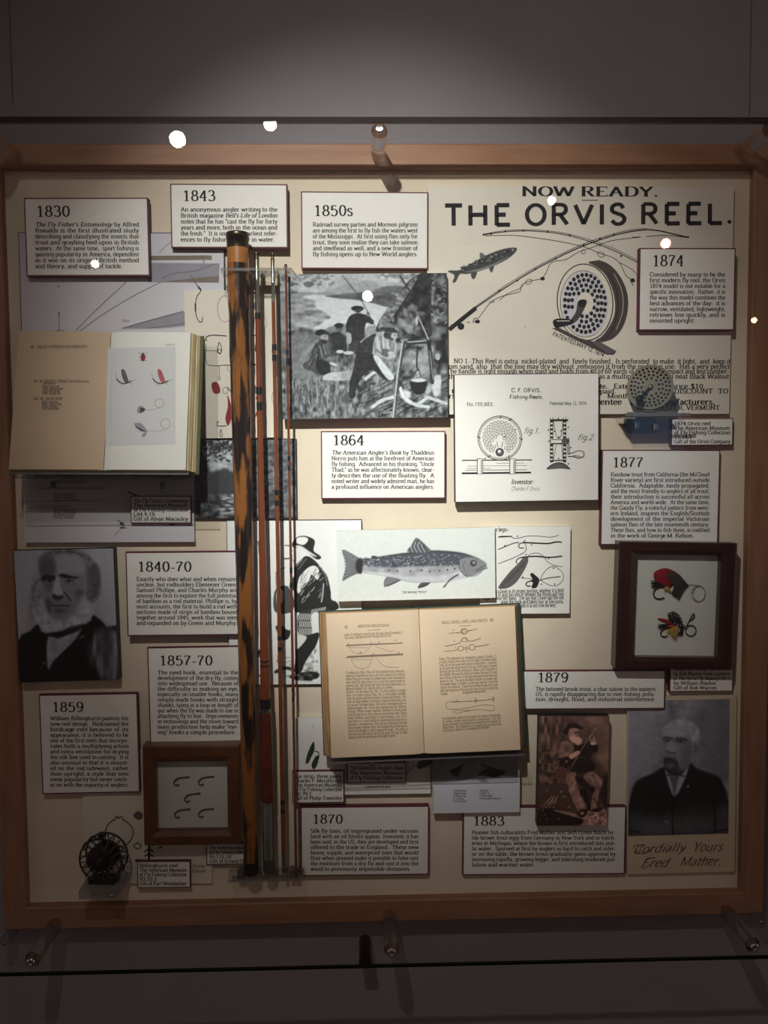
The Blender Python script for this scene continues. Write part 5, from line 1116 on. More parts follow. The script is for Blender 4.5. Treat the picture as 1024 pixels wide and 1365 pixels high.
# ---- reel patent sheet behind the birdcage reel
t, fr, w, h = board('reel_patent_sheet', [(110, 1000), (282, 1000), (283, 1177.5), (111, 1178)], .0055, .0055,
                    'cream patent sheet with a ring drawing and small ink parts behind the birdcage reel', 'print', None, 'foam_core', 'paper_warm', 0)
d = Draw(fr, (80, 1050, 4.096))
d.line([(300, 172), (268, 195), (250, 230), (248, 275), (275, 310), (330, 320), (375, 300), (400, 250), (385, 205), (342, 172)], 1.4); d.ell(298, 174, 5, 5); d.ell(344, 174, 5, 5)
d.line([(298, 158), (320, 165), (342, 156)], 1.6); d.line([(310, 150), (325, 168)], 1); d.fill([(400, 150), (425, 128), (450, 140), (448, 170), (420, 172)], mi=1)
d.ell(424, 318, 18, 15, 1.3); d.line([(424, 296), (424, 304)], 1.6); d.line([(486, 315), (486, 400)], 3); d.line([(462, 350), (486, 335), (510, 350)], 2); d.line([(462, 375), (486, 362), (510, 375)], 2); d.line([(410, 398), (440, 394)], 3); d.line([(540, 330), (560, 322)], 2); d.line([(556, 390), (560, 405)], 1.4)
d.txt('Charles', 716, 790, 437, 6.5, 'fit', T=.09, t=.06, serif=False, slant=.5); d.txt('Elliott', 716, 790, 463, 6.5, 'fit', T=.09, t=.06, serif=False, slant=.5)
d.build('drawing', ['ink', 'ink_mid'], t)

# ================================================================== open books on clear cradles
def prism_uw(mb, prof, v0, v1, mi=0):              # profile in (u, w), swept along v
    n = len(prof); v = [(a, v0, b) for a, b in prof] + [(a, v1, b) for a, b in prof]
    mb.add(v, [tuple(range(n)), tuple(range(2 * n - 1, n - 1, -1))], mi); mb.add(v, [(i + n, (i + 1) % n + n, (i + 1) % n, i) for i in range(n)], mi); return mb
class Book:
    def __init__(s, name, fr, uL, uR, H, dip, label, cover_m, edge_m, pageL, pageR, thick, slantL, slantR, steps):
        s.fr, s.uL, s.uR, s.H, s.dip = fr, uL, uR, H, dip
        t = s.t = thing(name, fr, label, 'book')
        c = thick + .0015
        # covers: two boards and a rounded spine
        for a, b in ((uL - slantL - .0012, -.006), (.006, uR + slantR + .005)):
            MB().bbox(a, b, -.003, H + .002, -c - .003, -c, .0008).build('cover_board', cover_m, t)
        sp = [(-.012, -c - .003)] + [(.012 * math.sin(q), -c + .004 - .010 * math.cos(q)) for q in np.linspace(-1.3, 1.3, 9)] + [(.012, -c - .003), (.0, -c + .003)]
        prism_uw(MB(), sp, -.003, H + .003).build('spine', cover_m, t)
        for sgn, u1, sl in ((-1, uL, slantL), (1, uR, slantR)):
            top = [(sgn * x, s.w(sgn * x) - .0004) for x in np.linspace(.0005, abs(u1), 16)]
            edge = []
            for k in range(1, steps + 1):
                f = k / steps; edge += [(u1 + sgn * sl * (f - .75 / steps), -thick * f * .98 + thick * .55 / steps * (0 if k % 2 else 1)), (u1 + sgn * sl * f, -thick * f)]
            prism_uw(MB(), top + edge + [(sgn * .001, -thick)], 0, H).build('page_block', edge_m, t)
            us = np.linspace(.0004, abs(u1), 22); v = []; f = []
            for i, x in enumerate(us):
                v += [(sgn * x, 0, s.w(sgn * x)), (sgn * x, H, s.w(sgn * x))]
                if i: f.append((2 * i - 2, 2 * i, 2 * i + 1, 2 * i - 1) if sgn > 0 else (2 * i, 2 * i - 2, 2 * i - 1, 2 * i + 1))
            MB().add(v, f, 0, True).build('page', pageL if sgn < 0 else pageR, t)
    def w(s, u): return -s.dip * math.exp(-abs(u) / .007)
    def flat(s, p): return (p[0], p[1], p[2] + s.w(p[0]))
    def print_(s, d, name, mats): d.build(name, mats, s.t, s.flat)
# ---- book of insect plates
zb, zt = .092, .043
O = at(137, 626, zb); V = at(141, 445, zt) - O; U = at(254, 626, zb) - at(14, 625, zb)
fb = Frame(O, U, V); pxl = lambda x, y: fb.px(x, y)
uL = (pxl(15, 625)[0] + pxl(21, 447)[0]) / 2; uR = (pxl(252, 626)[0] + pxl(250, 440)[0]) / 2; H = (pxl(137, 445)[1] + pxl(250, 440)[1]) / 2
bk = Book('insect_book', fb, uL, uR, H, .005, 'open old book with a text page and a pale plate of insects and flies', 'cloth_olive', 'page_edge_pale', 'page_tan', 'page_white', .018, .003, .012, 4)
zm = (0, 400, 3.4133); d = Draw(fb, zm, .0003); k = dict(T=.13, t=.07)
d.txt('46   THE FLY-FISHER\'S ENTOMOLOGY', 140, 396, 220, 5.2, 'fit', y1=218, **k)
d.txt('No. 38.  RED FLY. FEMALE (Iron Blue Dun).', 155, 408, 374, 4.6, 'fit', y1=375, **k); d.txt('Imitation', 196, 252, 384, 4.6, 'fit', **k)
for i, s in enumerate(('Body. Squirrel', 'Wings. Starling feather', 'Legs. Red hackle', 'Head. Orange silk')): d.txt(s, 193, 240 + len(s) * 2.1, 398 + i * 10.5, 4.4, 'fit', **k)
d.txt('No. 39.  BLUE DUN', 152, 285, 454, 4.6, 'fit', **k)
for i, s in enumerate(('Body. Hare fur', 'Wings. Fieldfare wing', 'Legs. Ginger', 'Tail. Two whisks')): d.txt(s, 190, 238 + len(s) * 2.0, 468 + i * 10.5, 4.4, 'fit', **k)
bk.print_(d, 'page_text', 'ink_soft')
d = Draw(fb, zm, .0003)
[d.fill([(488 + 26 * i, 218 - .33 * i), (514 + 26 * i, 217.7 - .33 * i), (501 + 27 * i, 661.4 - .6 * i), (474 + 27 * i, 662 - .6 * i)], False, mi=7) for i in range(12)]; d.txt('PLATE XI', 752, 796, 208, 3.4, 'fit', mi=3)
d.ell(651, 262, 11, 17, mi=1); d.ell(651, 245, 6, 5, mi=0); d.line([(651, 248), (651, 280)], .6, mi=0)
for s_ in (-1, 1):
    for a in (250, 262, 274): d.line([(651 + 9 * s_, a), (651 + 18 * s_, a - 6 + (a - 262) * .8)], .5, mi=0)
for dx, c in ((0, 4), (166, 5)):
    d.fill([(552 + dx, 318), (566 + dx, 318), (580 + dx, 350), (586 + dx, 375), (572 + dx, 378), (556 + dx, 350)], mi=c); d.line([(530 + dx, 358), (545 + dx, 374), (570 + dx, 380), (600 + dx, 368)], 1.6, mi=0); d.line([(600 + dx, 368), (620 + dx, 362)], .5, mi=0); d.line([(530 + dx, 360), (524 + dx, 330)], .4, mi=0); d.line([(560 + dx, 380), (550 + dx, 392)], .5, mi=0); d.line([(590 + dx, 376), (600 + dx, 386)], .5, mi=0)
d.fill([(628, 488), (645, 482), (662, 498), (645, 515), (625, 512)], mi=6); d.fill([(640, 490), (662, 498), (640, 512)], mi=0); d.line([(662, 498), (690, 500), (728, 490)], .4, mi=3); d.ell(726, 470, 20, 20, .5, mi=3, n=24)
d.fill([(610, 562), (640, 560), (660, 580), (672, 596), (650, 585), (625, 578)], mi=6); d.fill([(612, 572), (640, 582), (668, 598), (640, 596)], mi=4); d.fill([(670, 598), (660, 620), (645, 622), (652, 606)], mi=6); d.line([(672, 597), (720, 596), (760, 590)], .4, mi=3); d.ell(753, 563, 22, 22, .5, mi=3, n=24)
bk.print_(d, 'insect_plate', ['ink_soft', 'ink_red', 'ink', 'ink_faint', 'ink_mid', 'feather_pink', 'ink_grey', 'plate_tint'])
# ---- book of fishing knots
zb, zt = .068, .05
O = at(566, 1005, zb); V = at(557, 814, zt) - O; U = at(692, 1000, zb) - at(440, 1011, zb)
fb2 = Frame(O, U, V); pxl = lambda x, y: fb2.px(x, y)
uL = (pxl(441, 1011)[0] + pxl(436, 819)[0]) / 2; uR = (pxl(693, 1000)[0] + pxl(687, 806)[0]) / 2; H = (pxl(557, 814)[1] + pxl(640, 809)[1]) / 2
bk2 = Book('knot_book', fb2, uL, uR, H, .006, 'open antique book with cream pages of fishing knots and a green cloth cover', 'cloth_green', 'page_edge', 'page_cream', 'page_cream', .026, .013, .009, 8)
zm = (410, 795, 6.0235); d = Draw(fb2, zm, .0003); k = dict(T=.13, t=.06)
d.txt('422', 298, 325, 256, 5, 'fit', **k); d.txt("AMERICAN ANGLER'S BOOK.", 402, 660, 250, 5, 'fit', y1=242, **k); d.line([(485, 272), (585, 268)], .5)
def para(rows, x0, x1, y0, y1, dy, dx, em=4.9):
    n = len(rows)
    for i, s in enumerate(rows):
        f = i / max(n - 1, 1); d.txt(s, x0 + dx * f, x1 + dx * f if s[-1] != '.' or i < n - 1 else x0 + dx * f + (x1 - x0) * .8, y0 + (y1 - y0) * f, em, 'justify', y1=y0 + (y1 - y0) * f + dy, **k)
para(['ends. B continue to wind from the end, from B towards C,', 'four turns, and draw the ends through and cut it off.'], 298, 768, 318, 342, -20, 2)
para(['To whip on a Bait.--Wax off the fastened ends obliquely,', 'making a long bevel on each, and after twisting the surfaces', 'where they are to come in contact with hard shoemakers', 'wax, whip the splice from E to F with fine waxed twine or', 'sewing silk, and finish off with the invisible knot, as', 'described in splicing a line.'], 308, 783, 622, 752, -14, 2)
para(['Knots.--In the next cut, No. 1 is the angler\'s single', 'knot; it is used in tying a loop.  No. 2 is the angler\'s double', 'knot, for joining and hard strands in joining gut lengths. The', 'ends are laid together pointing in opposite directions and', 'are passed through twice; this knot is indispensable in', 'making leaders for Trout and casting-lines for Salmon', 'fishing.  When drawn together the knot is strong and', 'the ends may be cut off as close as may be done with a sharp', 'knife, without a possibility of their drawing.  No. 3 is a', 'jam-knot; it is used readily in attaching the drop-fly to', 'a leader or lengthening; the ends are tightened and the', 'knot drawn together after the looped end of the gut to', 'which the dropper is tied is passed through.  The ends of', 'this knot should not be cut off too close, for fear of their', 'drawing when the gut becomes thoroughly soaked.'], 314, 788, 778, 1142, -16, 16)
d.line([(308, 392), (420, 386), (520, 382), (640, 378), (765, 372)], .9); d.line([(308, 398), (520, 388), (765, 376)], .5); d.line([(330, 398), (360, 440), (410, 460), (470, 440), (512, 388)], .4, mi=1); d.line([(540, 400), (600, 420), (650, 440), (700, 436)], .4, mi=1)
for i in range(4): d.ell(356 + i * 36, 402, 14, 12, .4, 1, a0=0, a1=180)
d.fill([(305, 494), (325, 478), (520, 468), (768, 458), (768, 472), (520, 484)], False); d.line([(350, 500), (372, 550), (430, 580), (490, 560), (524, 484)], .4, mi=1); d.line([(545, 488), (590, 540), (640, 565), (740, 570)], .4, mi=1)
for i in range(4): d.ell(376 + i * 38, 496, 15, 14, .4, 1, a0=0, a1=180)
for x, y in ((326, 378), (510, 370), (572, 366), (708, 352), (424, 450), (528, 460), (730, 450)): d.line([(x - 5, y + 6), (x + 5, y - 6)], .9)
d.zm = (550, 795, 6.0235)
d.txt('REELS, RODS, LINES, AND KNOTS.', 235, 605, 222, 5, 'fit', y1=202, **k); d.txt('423', 622, 652, 200, 5.4, 'fit', T=.18, t=.1); d.line([(375, 238), (470, 232)], .5)
d.line([(292, 296), (380, 288), (400, 270), (430, 262), (440, 280), (420, 300), (395, 290)], .7); d.ell(414, 280, 26, 22, .8); d.line([(440, 278), (520, 260)], .8); d.line([(350, 296), (480, 272)], .5)
d.line([(258, 400), (330, 388), (380, 370), (400, 340), (425, 332), (440, 352), (480, 358), (550, 334)], .9); d.ell(418, 348, 22, 18, .7)
d.line([(252, 440), (340, 434), (370, 415)], .7); d.ell(386, 418, 22, 20, .8); d.ell(478, 408, 24, 22, .8); d.line([(408, 412), (455, 408)], .6); d.line([(408, 424), (455, 420)], .6); d.line([(500, 404), (560, 396), (615, 385)], .9); d.line([(432, 390), (434, 455)], .6)
for x, y in ((330, 270), (335, 358), (345, 412)): d.line([(x - 4, y + 5), (x + 4, y - 5)], .9)
para(['Gang.--The adjoined cut represents a gang of hooks.  It', 'is much used by those who troll the lakes of northern New', 'York, not on the spoon and minnow trolling baits.  In putting', 'on the bait the single hook at the top of the gang is passed', 'through the lips of the minnow or shiner; one of the pair in', 'the middle, through the belly just below the back fin; and', 'one of those at the end of the gang through the minnow just', 'above its tail.  The gang should be shorter or longer, and', 'the hooks larger or smaller, as the case may be, to suit the', 'size of the minnow.  I have found these hooks too small', 'with the exception of the top hook; they do not do unless the', 'size experienced.'], 212, 674, 512, 792, -24, 14)
d.line([(345, 828), (362, 832), (352, 842), (280, 850), (268, 880), (300, 905), (420, 898), (560, 872), (640, 874), (660, 895), (640, 918), (540, 908), (440, 920), (350, 938), (330, 928), (360, 915), (470, 916)], .5, mi=1); d.line([(320, 848), (480, 840), (650, 826)], .9)
for x, y in ((508, 822), (650, 812)): d.line([(x - 12, y - 4), (x + 4, y), (x + 2, y + 14), (x - 14, y + 14)], .9); d.line([(x - 2, y + 16), (x + 6, y + 26), (x - 6, y + 34)], .8)
para(['Gut should be soaked in hot water for at least ten minutes', 'or inside a coiled, moist hand is tying knots.  If in the', 'spring, the ends may be held by the mouth of the common or', 'taken there.  Put colored in tie to match the cut with hand', 'it is firmly, to fasten or so to endanger its strength.'], 238, 708, 990, 1088, -30, 6)
bk2.print_(d, 'page_text', ['ink_page', 'ink_faint'])
# ---- clear cradles
def sheet(mb, x0, x1, y0, y1, z0, z1): return mb.box(x0, x1, y0, y1, z0, z1, 0, 1)
AC = ['acrylic', 'acrylic_edge']
def cradle(fr, uL, uR, H, thick, label, plate, pz, clips):
    st = thing('book_stand', fr, label, 'stand', 'clear acrylic book stands')
    c = -(thick + .0088)
    sheet(MB(), uL - .002, uR + .006, -.006, H * .82, c - .003, c).build('rest_panel', AC, st)
    MB().box(uL - .002, uR + .006, -.0085, -.0055, c - .003, .004, 1, 0).build('ledge', AC, st)
    P = [fr.loc(at(x, y, pz)) for x, y in plate]; Q = [fr.loc(at(x, y, pz) - np.array([0, 0, .003])) for x, y in plate]
    mb = MB(); mb.add(P + Q, [(3, 2, 1, 0), (4, 5, 6, 7)], 0); mb.add(P + Q, [(0, 1, 5, 4), (1, 2, 6, 5), (2, 3, 7, 6), (3, 0, 4, 7)], 1); mb.build('back_plate', AC, st)
    for f in (.12, .88):                           # struts between back plate and the rest panel
        x = uL + (uR - uL) * f; a = np.array([x, -.004, c - .003]); wp = fr.wall(a)
        b = fr.loc((wp[0], wp[1] - .004, pz)); MB().tube([a, b], .004, 8).build('strut', 'acrylic', st)
    for x, y in clips:
        p = at(x, y, pz); L = [fr.loc(p + np.array(q)) for q in ((-.004, -.006, 0), (.004, -.006, 0), (.004, .006, 0), (-.004, .006, 0), (-.004, -.006, .006), (.004, -.006, .006), (.004, .006, .003), (-.004, .006, .003))]
        MB().add(L, [(3, 2, 1, 0), (4, 5, 6, 7), (0, 1, 5, 4), (1, 2, 6, 5), (2, 3, 7, 6), (3, 0, 4, 7)]).build('clip', 'steel', st)
cradle(fb, bk.uL, bk.uR, bk.H, .018, 'clear acrylic stand with two metal clips holding the insect book', [(33, 470), (289, 462), (290, 694), (34, 696)], .0235, ((72, 647), (217, 648)))
cradle(fb2, bk2.uL, bk2.uR, bk2.H, .026, 'clear acrylic stand with two metal clips holding the fishing knot book', [(440, 830), (690, 826), (690, 1040), (445, 1046)], .0275, ((496, 1017), (636, 1016)))

# ================================================================== bamboo tube and rod pieces
def shaft_frame(x0, y0, z0, x1, y1, z1):           # bottom pixel/depth -> top pixel/depth
    O = at(x0, y0, z0); return Frame(O, (1, 0, 0), at(x1, y1, z1) - O)
def rings(fr, xs, prof, n=14):                     # prof: (pixel y, radius m) from bottom to top
    mb = MB(); pts = []; rad = []
    for y, r in prof:
        f = (y - xs[1]) / (xs[3] - xs[1]); x = xs[0] + (xs[2] - xs[0]) * f
        pts.append((0, fr.px(x, y)[1], 0)); rad.append(r)
    return mb.tube(pts, rad, n)
def shaft(name, label, xs, zs, segs, guides=(), group=None, n=14):
    fr = shaft_frame(xs[0], xs[1], zs[0], xs[2], xs[3], zs[1]); t = thing(name, fr, label, 'rod' if 'rod' in name else 'tube', group)
    for nm, m, prof in segs: rings(fr, xs, prof, n).build(nm, m, t)
    for y, s, r in guides:
        f = (y - xs[1]) / (xs[3] - xs[1]); v = fr.px(xs[0] + (xs[2] - xs[0]) * f, y)[1]
        a = np.linspace(-math.pi / 2, math.pi / 2, 9)
        MB().tube([(s * (r * .6 + r * math.cos(q)), v + r * 1.2 * math.sin(q), .001) for q in a], .0005, 6).build('guide', 'dark_iron', t)
    return t
R1 = lambda p: p * 1.21e-3
bam = []
for i in range(60):
    y = 1150 - i * (1150 - 352) / 59.; r = 10.2 + (14.2 - 10.2) * (i / 59.) ** 1.3
    for ny in (1100, 998, 905, 828, 738, 655, 560, 475, 405):
        r += .55 * math.exp(-((y - ny) / 7.) ** 2) - .4 * math.exp(-((y - ny - 13) / 6.) ** 2)
    bam.append((y, R1(r)))
TZ = (.033, .052)
tube_xs = (335, 1165, 319.5, 311)
bt = shaft('bamboo_rod_tube', 'thick burnt bamboo rod tube with dark metal caps standing in the clear holder', tube_xs, TZ,
           [('tube_body', 'bamboo', bam), ('bottom_cap', 'black_wrap', [(1165, R1(8.5)), (1162, R1(10.3)), (1147, R1(10.6))]),
            ('collar', 'cane_pale', [(352, R1(14.0)), (346, R1(14.0)), (329, R1(13.7))]), ('cap', 'dark_brass', [(331, R1(14.0)), (318, R1(14.2)), (317.5, R1(14.8)), (312, R1(14.8)), (310.5, R1(14.2)), (310, R1(12.5))])], n=28)
bt['category'] = 'rod tube'
def wrap(y0, y1, r): return ('wrap', 'black_wrap', [(y1, R1(r)), (y0, R1(r))])
shaft('rod_butt_piece', 'thick rod butt section with a red-brown ribbed grip and grey reel seat', (358.5, 1163, 352, 334), TZ,
      [('reel_seat', 'pewter', [(1163, R1(7.0)), (1160, R1(7.8)), (1146, R1(7.9)), (1145, R1(8.4)), (1143, R1(8.4)), (1142, R1(8.0)), (1075, R1(8.2)), (1074, R1(7.4)), (1066, R1(8.0))]),
       ('grip', 'rattan', [(1067 - i * 3, R1(8.6 + .35 * math.sin(i * 2.1) - .004 * i)) for i in range(40)]), ('winding_band', 'nickel', [(951, R1(7.2)), (944, R1(7.2))]),
       wrap(931, 944, 7.6), ('cane_shaft', 'cane', [(931, R1(6.8)), (880, R1(6.0)), (800, R1(5.1)), (700, R1(4.4)), (560, R1(3.7)), (424, R1(3.3))]), wrap(880, 882, 6.3), wrap(886, 888, 6.4),
       wrap(516, 526, 3.9), wrap(536, 547, 4.0), wrap(417, 425, 3.6), ('ferrule', 'nickel', [(418, R1(3.1)), (376, R1(3.1)), (375, R1(3.4)), (372, R1(3.4)), (371, R1(3.1)), (346, R1(3.3))]),
       ('knob', 'dark_brass', [(346, R1(3.4)), (344, R1(3.4)), (343, R1(2.4)), (340, R1(3.2)), (337, R1(3.4)), (334.5, R1(2.2)), (333.5, R1(.8))])], ((531, 1, .0024), (531, -1, .0024)), 'rod pieces in the clear holder')
shaft('rod_middle_piece', 'slender middle rod section with a nickel ferrule between the butt and tip pieces', (378.5, 1163, 367.5, 334), TZ,
      [('lower_ferrule', 'pewter', [(1163, R1(2.6)), (1133, R1(2.7))]), ('cane_shaft', 'cane', [(1134, R1(2.9)), (800, R1(2.7)), (402, R1(2.4))])] +
      [wrap(a, b, 2.95) for a, b in ((459, 467), (473, 481), (653, 660), (667, 674), (848, 853), (862, 868), (1066, 1072), (1078, 1084))] +
      [('ferrule', 'nickel', [(402, R1(2.3)), (379, R1(2.3)), (378, R1(2.6)), (376, R1(2.6)), (375, R1(2.2)), (347, R1(2.5))]),
       ('knob', 'dark_brass', [(347, R1(2.5)), (345, R1(2.5)), (344, R1(1.7)), (341, R1(2.5)), (338, R1(2.6)), (335.5, R1(1.8)), (334, R1(.6))])], ((469, -1, .0022), (372, 1, .0026), (663, 1, .0022), (858, 1, .0022)), 'rod pieces in the clear holder', 12)
shaft('rod_tip_piece', 'thinnest rod tip section with dark wraps and small ring guides', (395, 1163, 384, 352), TZ,
      [('cane_shaft', 'cane_dark', [(1163, R1(2.0)), (700, R1(1.7)), (356, R1(1.5))]), ('tip_top', 'dark_brass', [(358, R1(1.9)), (353, R1(1.9)), (352, R1(.9))])] +
      [wrap(a, b, 2.0) for a, b in ((466, 473), (478, 487), (608, 614), (621, 627), (756, 764), (776, 783), (917, 923), (928, 934))], ((372, 1, .0032), (372, -1, .0032), (480, 1, .002), (618, 1, .002), (770, 1, .002), (925, 1, .002)), 'rod pieces in the clear holder', 10)
# ---- holed plates (holders, reel faces) from filled 2D outlines
def holed(name, outer, holes, z0, z1, mats, parent):
    cu = bpy.data.curves.new(name + '_outline', 'CURVE'); cu.dimensions = '2D'; cu.fill_mode = 'BOTH'; cu.extrude = (z1 - z0) / 2
    for lp in [outer] + holes:
        sp = cu.splines.new('POLY'); sp.points.add(len(lp) - 1); sp.use_cyclic_u = True
        for p, (x, y) in zip(sp.points, lp): p.co = (x, y, 0, 1)
    tmp = bpy.data.objects.new(name + '_tmp', cu); me = bpy.data.meshes.new_from_object(tmp); bpy.data.objects.remove(tmp); bpy.data.curves.remove(cu)
    me.name = name; me.transform(Matrix.Translation((0, 0, (z0 + z1) / 2))); me.materials.clear()
    for m in mats: me.materials.append(MATS[m])
    if len(mats) > 1:
        for p in me.polygons: p.material_index = 0 if abs(p.normal.z) > .5 else 1
    o = bpy.data.objects.new(name, me); COL.objects.link(o); o.parent = parent; return o
def holder(label, yl, x0, x1, depth, cuts, plate_h):
    c = at((x0 + x1) / 2, yl, depth); hw = (at(x1, yl, depth)[0] - at(x0, yl, depth)[0]) / 2
    fr = Frame((c[0], c[1], .0), (1, 0, 0), (0, 0, 1))       # local x right, y out of the wall, z down
    t = thing('rod_holder', fr, label, 'holder', 'clear acrylic rod holders')
    holes = []
    for px_, py, z, r in cuts:
        p = at(px_, py, z); q = fr.loc(p); holes.append(ring(20, r, (q[0], q[1])))
    a, b = .024, depth
    holed('shelf', [(-hw, a), (hw, a), (hw - .004, b), (-hw + .004, b)], holes, 0, .004, AC, t)
    MB().box(-hw, hw, a - .003, a, -plate_h * .1, plate_h, 0, 0).build('back_plate', AC, t)
    for s_ in (-.7, .7): MB().box(s_ * hw - .006, s_ * hw + .006, .0, a - .003, plate_h * .3, plate_h * .3 + .012).build('spacer', 'acrylic_rod', t)
    return t
def xz(xs, y):                                     # pixel x and depth of a shaft's axis at pixel row y
    f = (y - xs[1]) / (xs[3] - xs[1]); return xs[0] + (xs[2] - xs[0]) * f, TZ[0] + (TZ[1] - TZ[0]) * f
SH = ((tube_xs, 14.6, 10.9), ((358.5, 1163, 352, 334), 3.7, 8.4), ((378.5, 1163, 367.5, 334), 2.9, 3.0), ((395, 1163, 384, 352), 2.2, 2.4))
holder('clear acrylic shelf bracket holding the tops of the rods', 357, 291, 392, .074, [(xz(s, 357)[0], 357, xz(s, 357)[1], R1(a)) for s, a, b in SH], .030)
hb = holder('clear acrylic shelf bracket carrying the feet of the rods', 1172, 301, 404, .060, [], .022)

# ================================================================== perforated fly reel on its clear shelf
ang = math.radians(14)
fr = Frame(at(867, 516, .048), (math.cos(ang), 0, math.sin(ang)))
rl = thing('fly_reel', fr, 'real metal fly reel with perforated face plate standing on a clear shelf', 'reel')
RR = .0355; hs = []
for k, n in ((.40, 11), (.56, 17), (.72, 23), (.87, 29)):
    for i in range(n):
        a = 2 * math.pi * i / n + k * 5
        if k > .5 and abs(((a - math.radians(232) + math.pi) % (2 * math.pi)) - math.pi) < .2: continue
        hs.append(ring(8, .0019, (RR * .96 * k * math.cos(a), RR * .96 * k * math.sin(a))))
holed('face_plate', ring(56, RR * .97), hs, .0, .0014, ['reel_metal'], rl)
holed('rim', ring(56, RR), [ring(56, RR * .93)], -.020, .0022, ['reel_metal'], rl)
lathe(MB(), [(RR * .5, -.018), (RR * .5, -.004)], n=32).build('spool', 'dark_iron', rl)
holed('back_plate', ring(48, RR * .99), hs[:28:2], -.0215, -.0200, ['dark_iron'], rl)
lathe(MB(), [(.0045, .0014), (.0045, .003), (.003, .0042), (.0018, .0046)], n=16).build('hub', 'reel_metal', rl)
c, s_ = math.cos(math.radians(228)), math.sin(math.radians(228))
cr = MB().add([(-.0022 * -s_, -.0022 * c, .003), (.0022 * -s_, .0022 * c, .003), (.026 * c + .0016 * -s_, .026 * s_ + .0016 * c, .003), (.026 * c - .0016 * -s_, .026 * s_ - .0016 * c, .003),
               (-.0022 * -s_, -.0022 * c, .0045), (.0022 * -s_, .0022 * c, .0045), (.026 * c + .0016 * -s_, .026 * s_ + .0016 * c, .0045), (.026 * c - .0016 * -s_, .026 * s_ - .0016 * c, .0045)],
              [(3, 2, 1, 0), (4, 5, 6, 7), (0, 1, 5, 4), (1, 2, 6, 5), (2, 3, 7, 6), (3, 0, 4, 7)]).build('crank', 'dark_iron', rl)
lathe(MB(), [(.004, .0045), (.006, .008), (.0065, .014), (.005, .018), (.002, .019)], (.026 * c, .026 * s_), 18).build('knob', 'dark_iron', cr)
MB().bbox(-.006, .006, -RR - .004, -RR + .003, -.018, -.001, .001).build('pillar', 'reel_metal', rl); MB().bbox(-.034, .034, -RR - .0065, -RR - .0035, -.016, -.004, .001).build('foot', 'reel_metal', rl)
p = fr.wall((0, -RR - .0066, -.01)); f2 = Frame((p[0], p[1], 0))
rs = thing('reel_shelf', f2, 'clear acrylic shelf with two metal clips under the perforated fly reel', 'shelf')
MB().box(-.046, .058, -.005, 0, .0165, .062, 0, 0).build('shelf', 'acrylic', rs)
MB().box(-.046, .058, -.005, 0, .062, .0635).build('front_edge', 'acrylic_edge', rs)
P = [f2.loc(at(x, y, .0165))[:2] for x, y in ((820, 557), (846, 597), (893, 596), (893, 557))]; MB().prism(P, .0135, .0165, 0, 1).build('back_plate', AC, rs)
for x, y in ((850, 567), (875, 569)):
    q = f2.loc(at(x, y, .022)); MB().bbox(q[0] - .0036, q[0] + .0036, q[1] - .0055, q[1] + .0055, .0165, .022, .001).build('clip', 'steel', rs)
MB().box(-.03, .02, -.03, -.006, .0, .0134).build('spacer', 'acrylic_rod', rs)

# ================================================================== birdcage reel
fr = Frame(at(137, 1144, .045), (1, 0, .12))
br = thing('birdcage_reel', fr, 'dark open wire birdcage reel with a solid centre disc beside its caption label', 'reel')
R0 = .0385
for z, nm in ((-.016, 'back_ring'), (.008, 'front_ring')): MB().tube([(*p, z) for p in ring(40, R0 * .92)], .0016, 8, 0, True).build(nm, 'dark_iron', br)
for i in range(18):
    a = 2 * math.pi * i / 18
    pts = [(R0 * r * math.cos(a + tw), R0 * r * math.sin(a + tw), z) for r, z, tw in ((.5, .012, 0), (.75, .013, .06), (.93, .008, .1), (1.0, -.004, .1), (.93, -.016, .1), (.6, -.02, .1))]
    MB().tube(crom(pts, 4), .0011, 6).build('wire', 'pewter_dark', br)
lathe(MB(), [(R0 * .62, .006), (R0 * .62, .010), (R0 * .56, .012), (R0 * .2, .013), (.004, .013), (.004, .017), (.002, .018)], n=32).build('centre_disc', 'dark_iron', br)
lathe(MB(), [(R0 * .58, -.020), (R0 * .58, -.017)], n=28).build('back_disc', 'dark_iron', br); lathe(MB(), [(.007, -.02), (.007, .008)], n=14).build('axle', 'dark_iron', br)
for i in range(5):
    a = math.radians(210 + i * 30); lathe(MB(), [(.0018, .0118), (.0018, .0138), (.001, .0146)], (R0 * .46 * math.cos(a), R0 * .46 * math.sin(a)), 10).build('rivet', 'steel', br)
MB().bbox(-.006, .004, R0 * .9, R0 * 1.06, -.008, .004, .001).build('top_lug', 'dark_iron', br); MB().bbox(-.024, .02, -R0 * 1.1, -R0 * .9, -.018, .006, .0015).build('foot', 'dark_iron', br)
p = fr.wall((0, -R0 * 1.1 - .0005, 0)); f2 = Frame((p[0], p[1], 0))
bs = thing('birdcage_reel_stand', f2, 'clear acrylic ledge under the birdcage reel', 'stand')
MB().box(-.033, .03, -.014, 0, .0, .068, 0, 1).build('ledge', AC, bs); MB().box(-.033, .03, -.0145, .0145, .0002, .004, 0, 1).build('back_plate', AC, bs)
lathe(MB(), [(.0028, .068), (.0028, .07), (.0012, .071)], (.02, -.007), 10).build('screw', 'steel', bs)

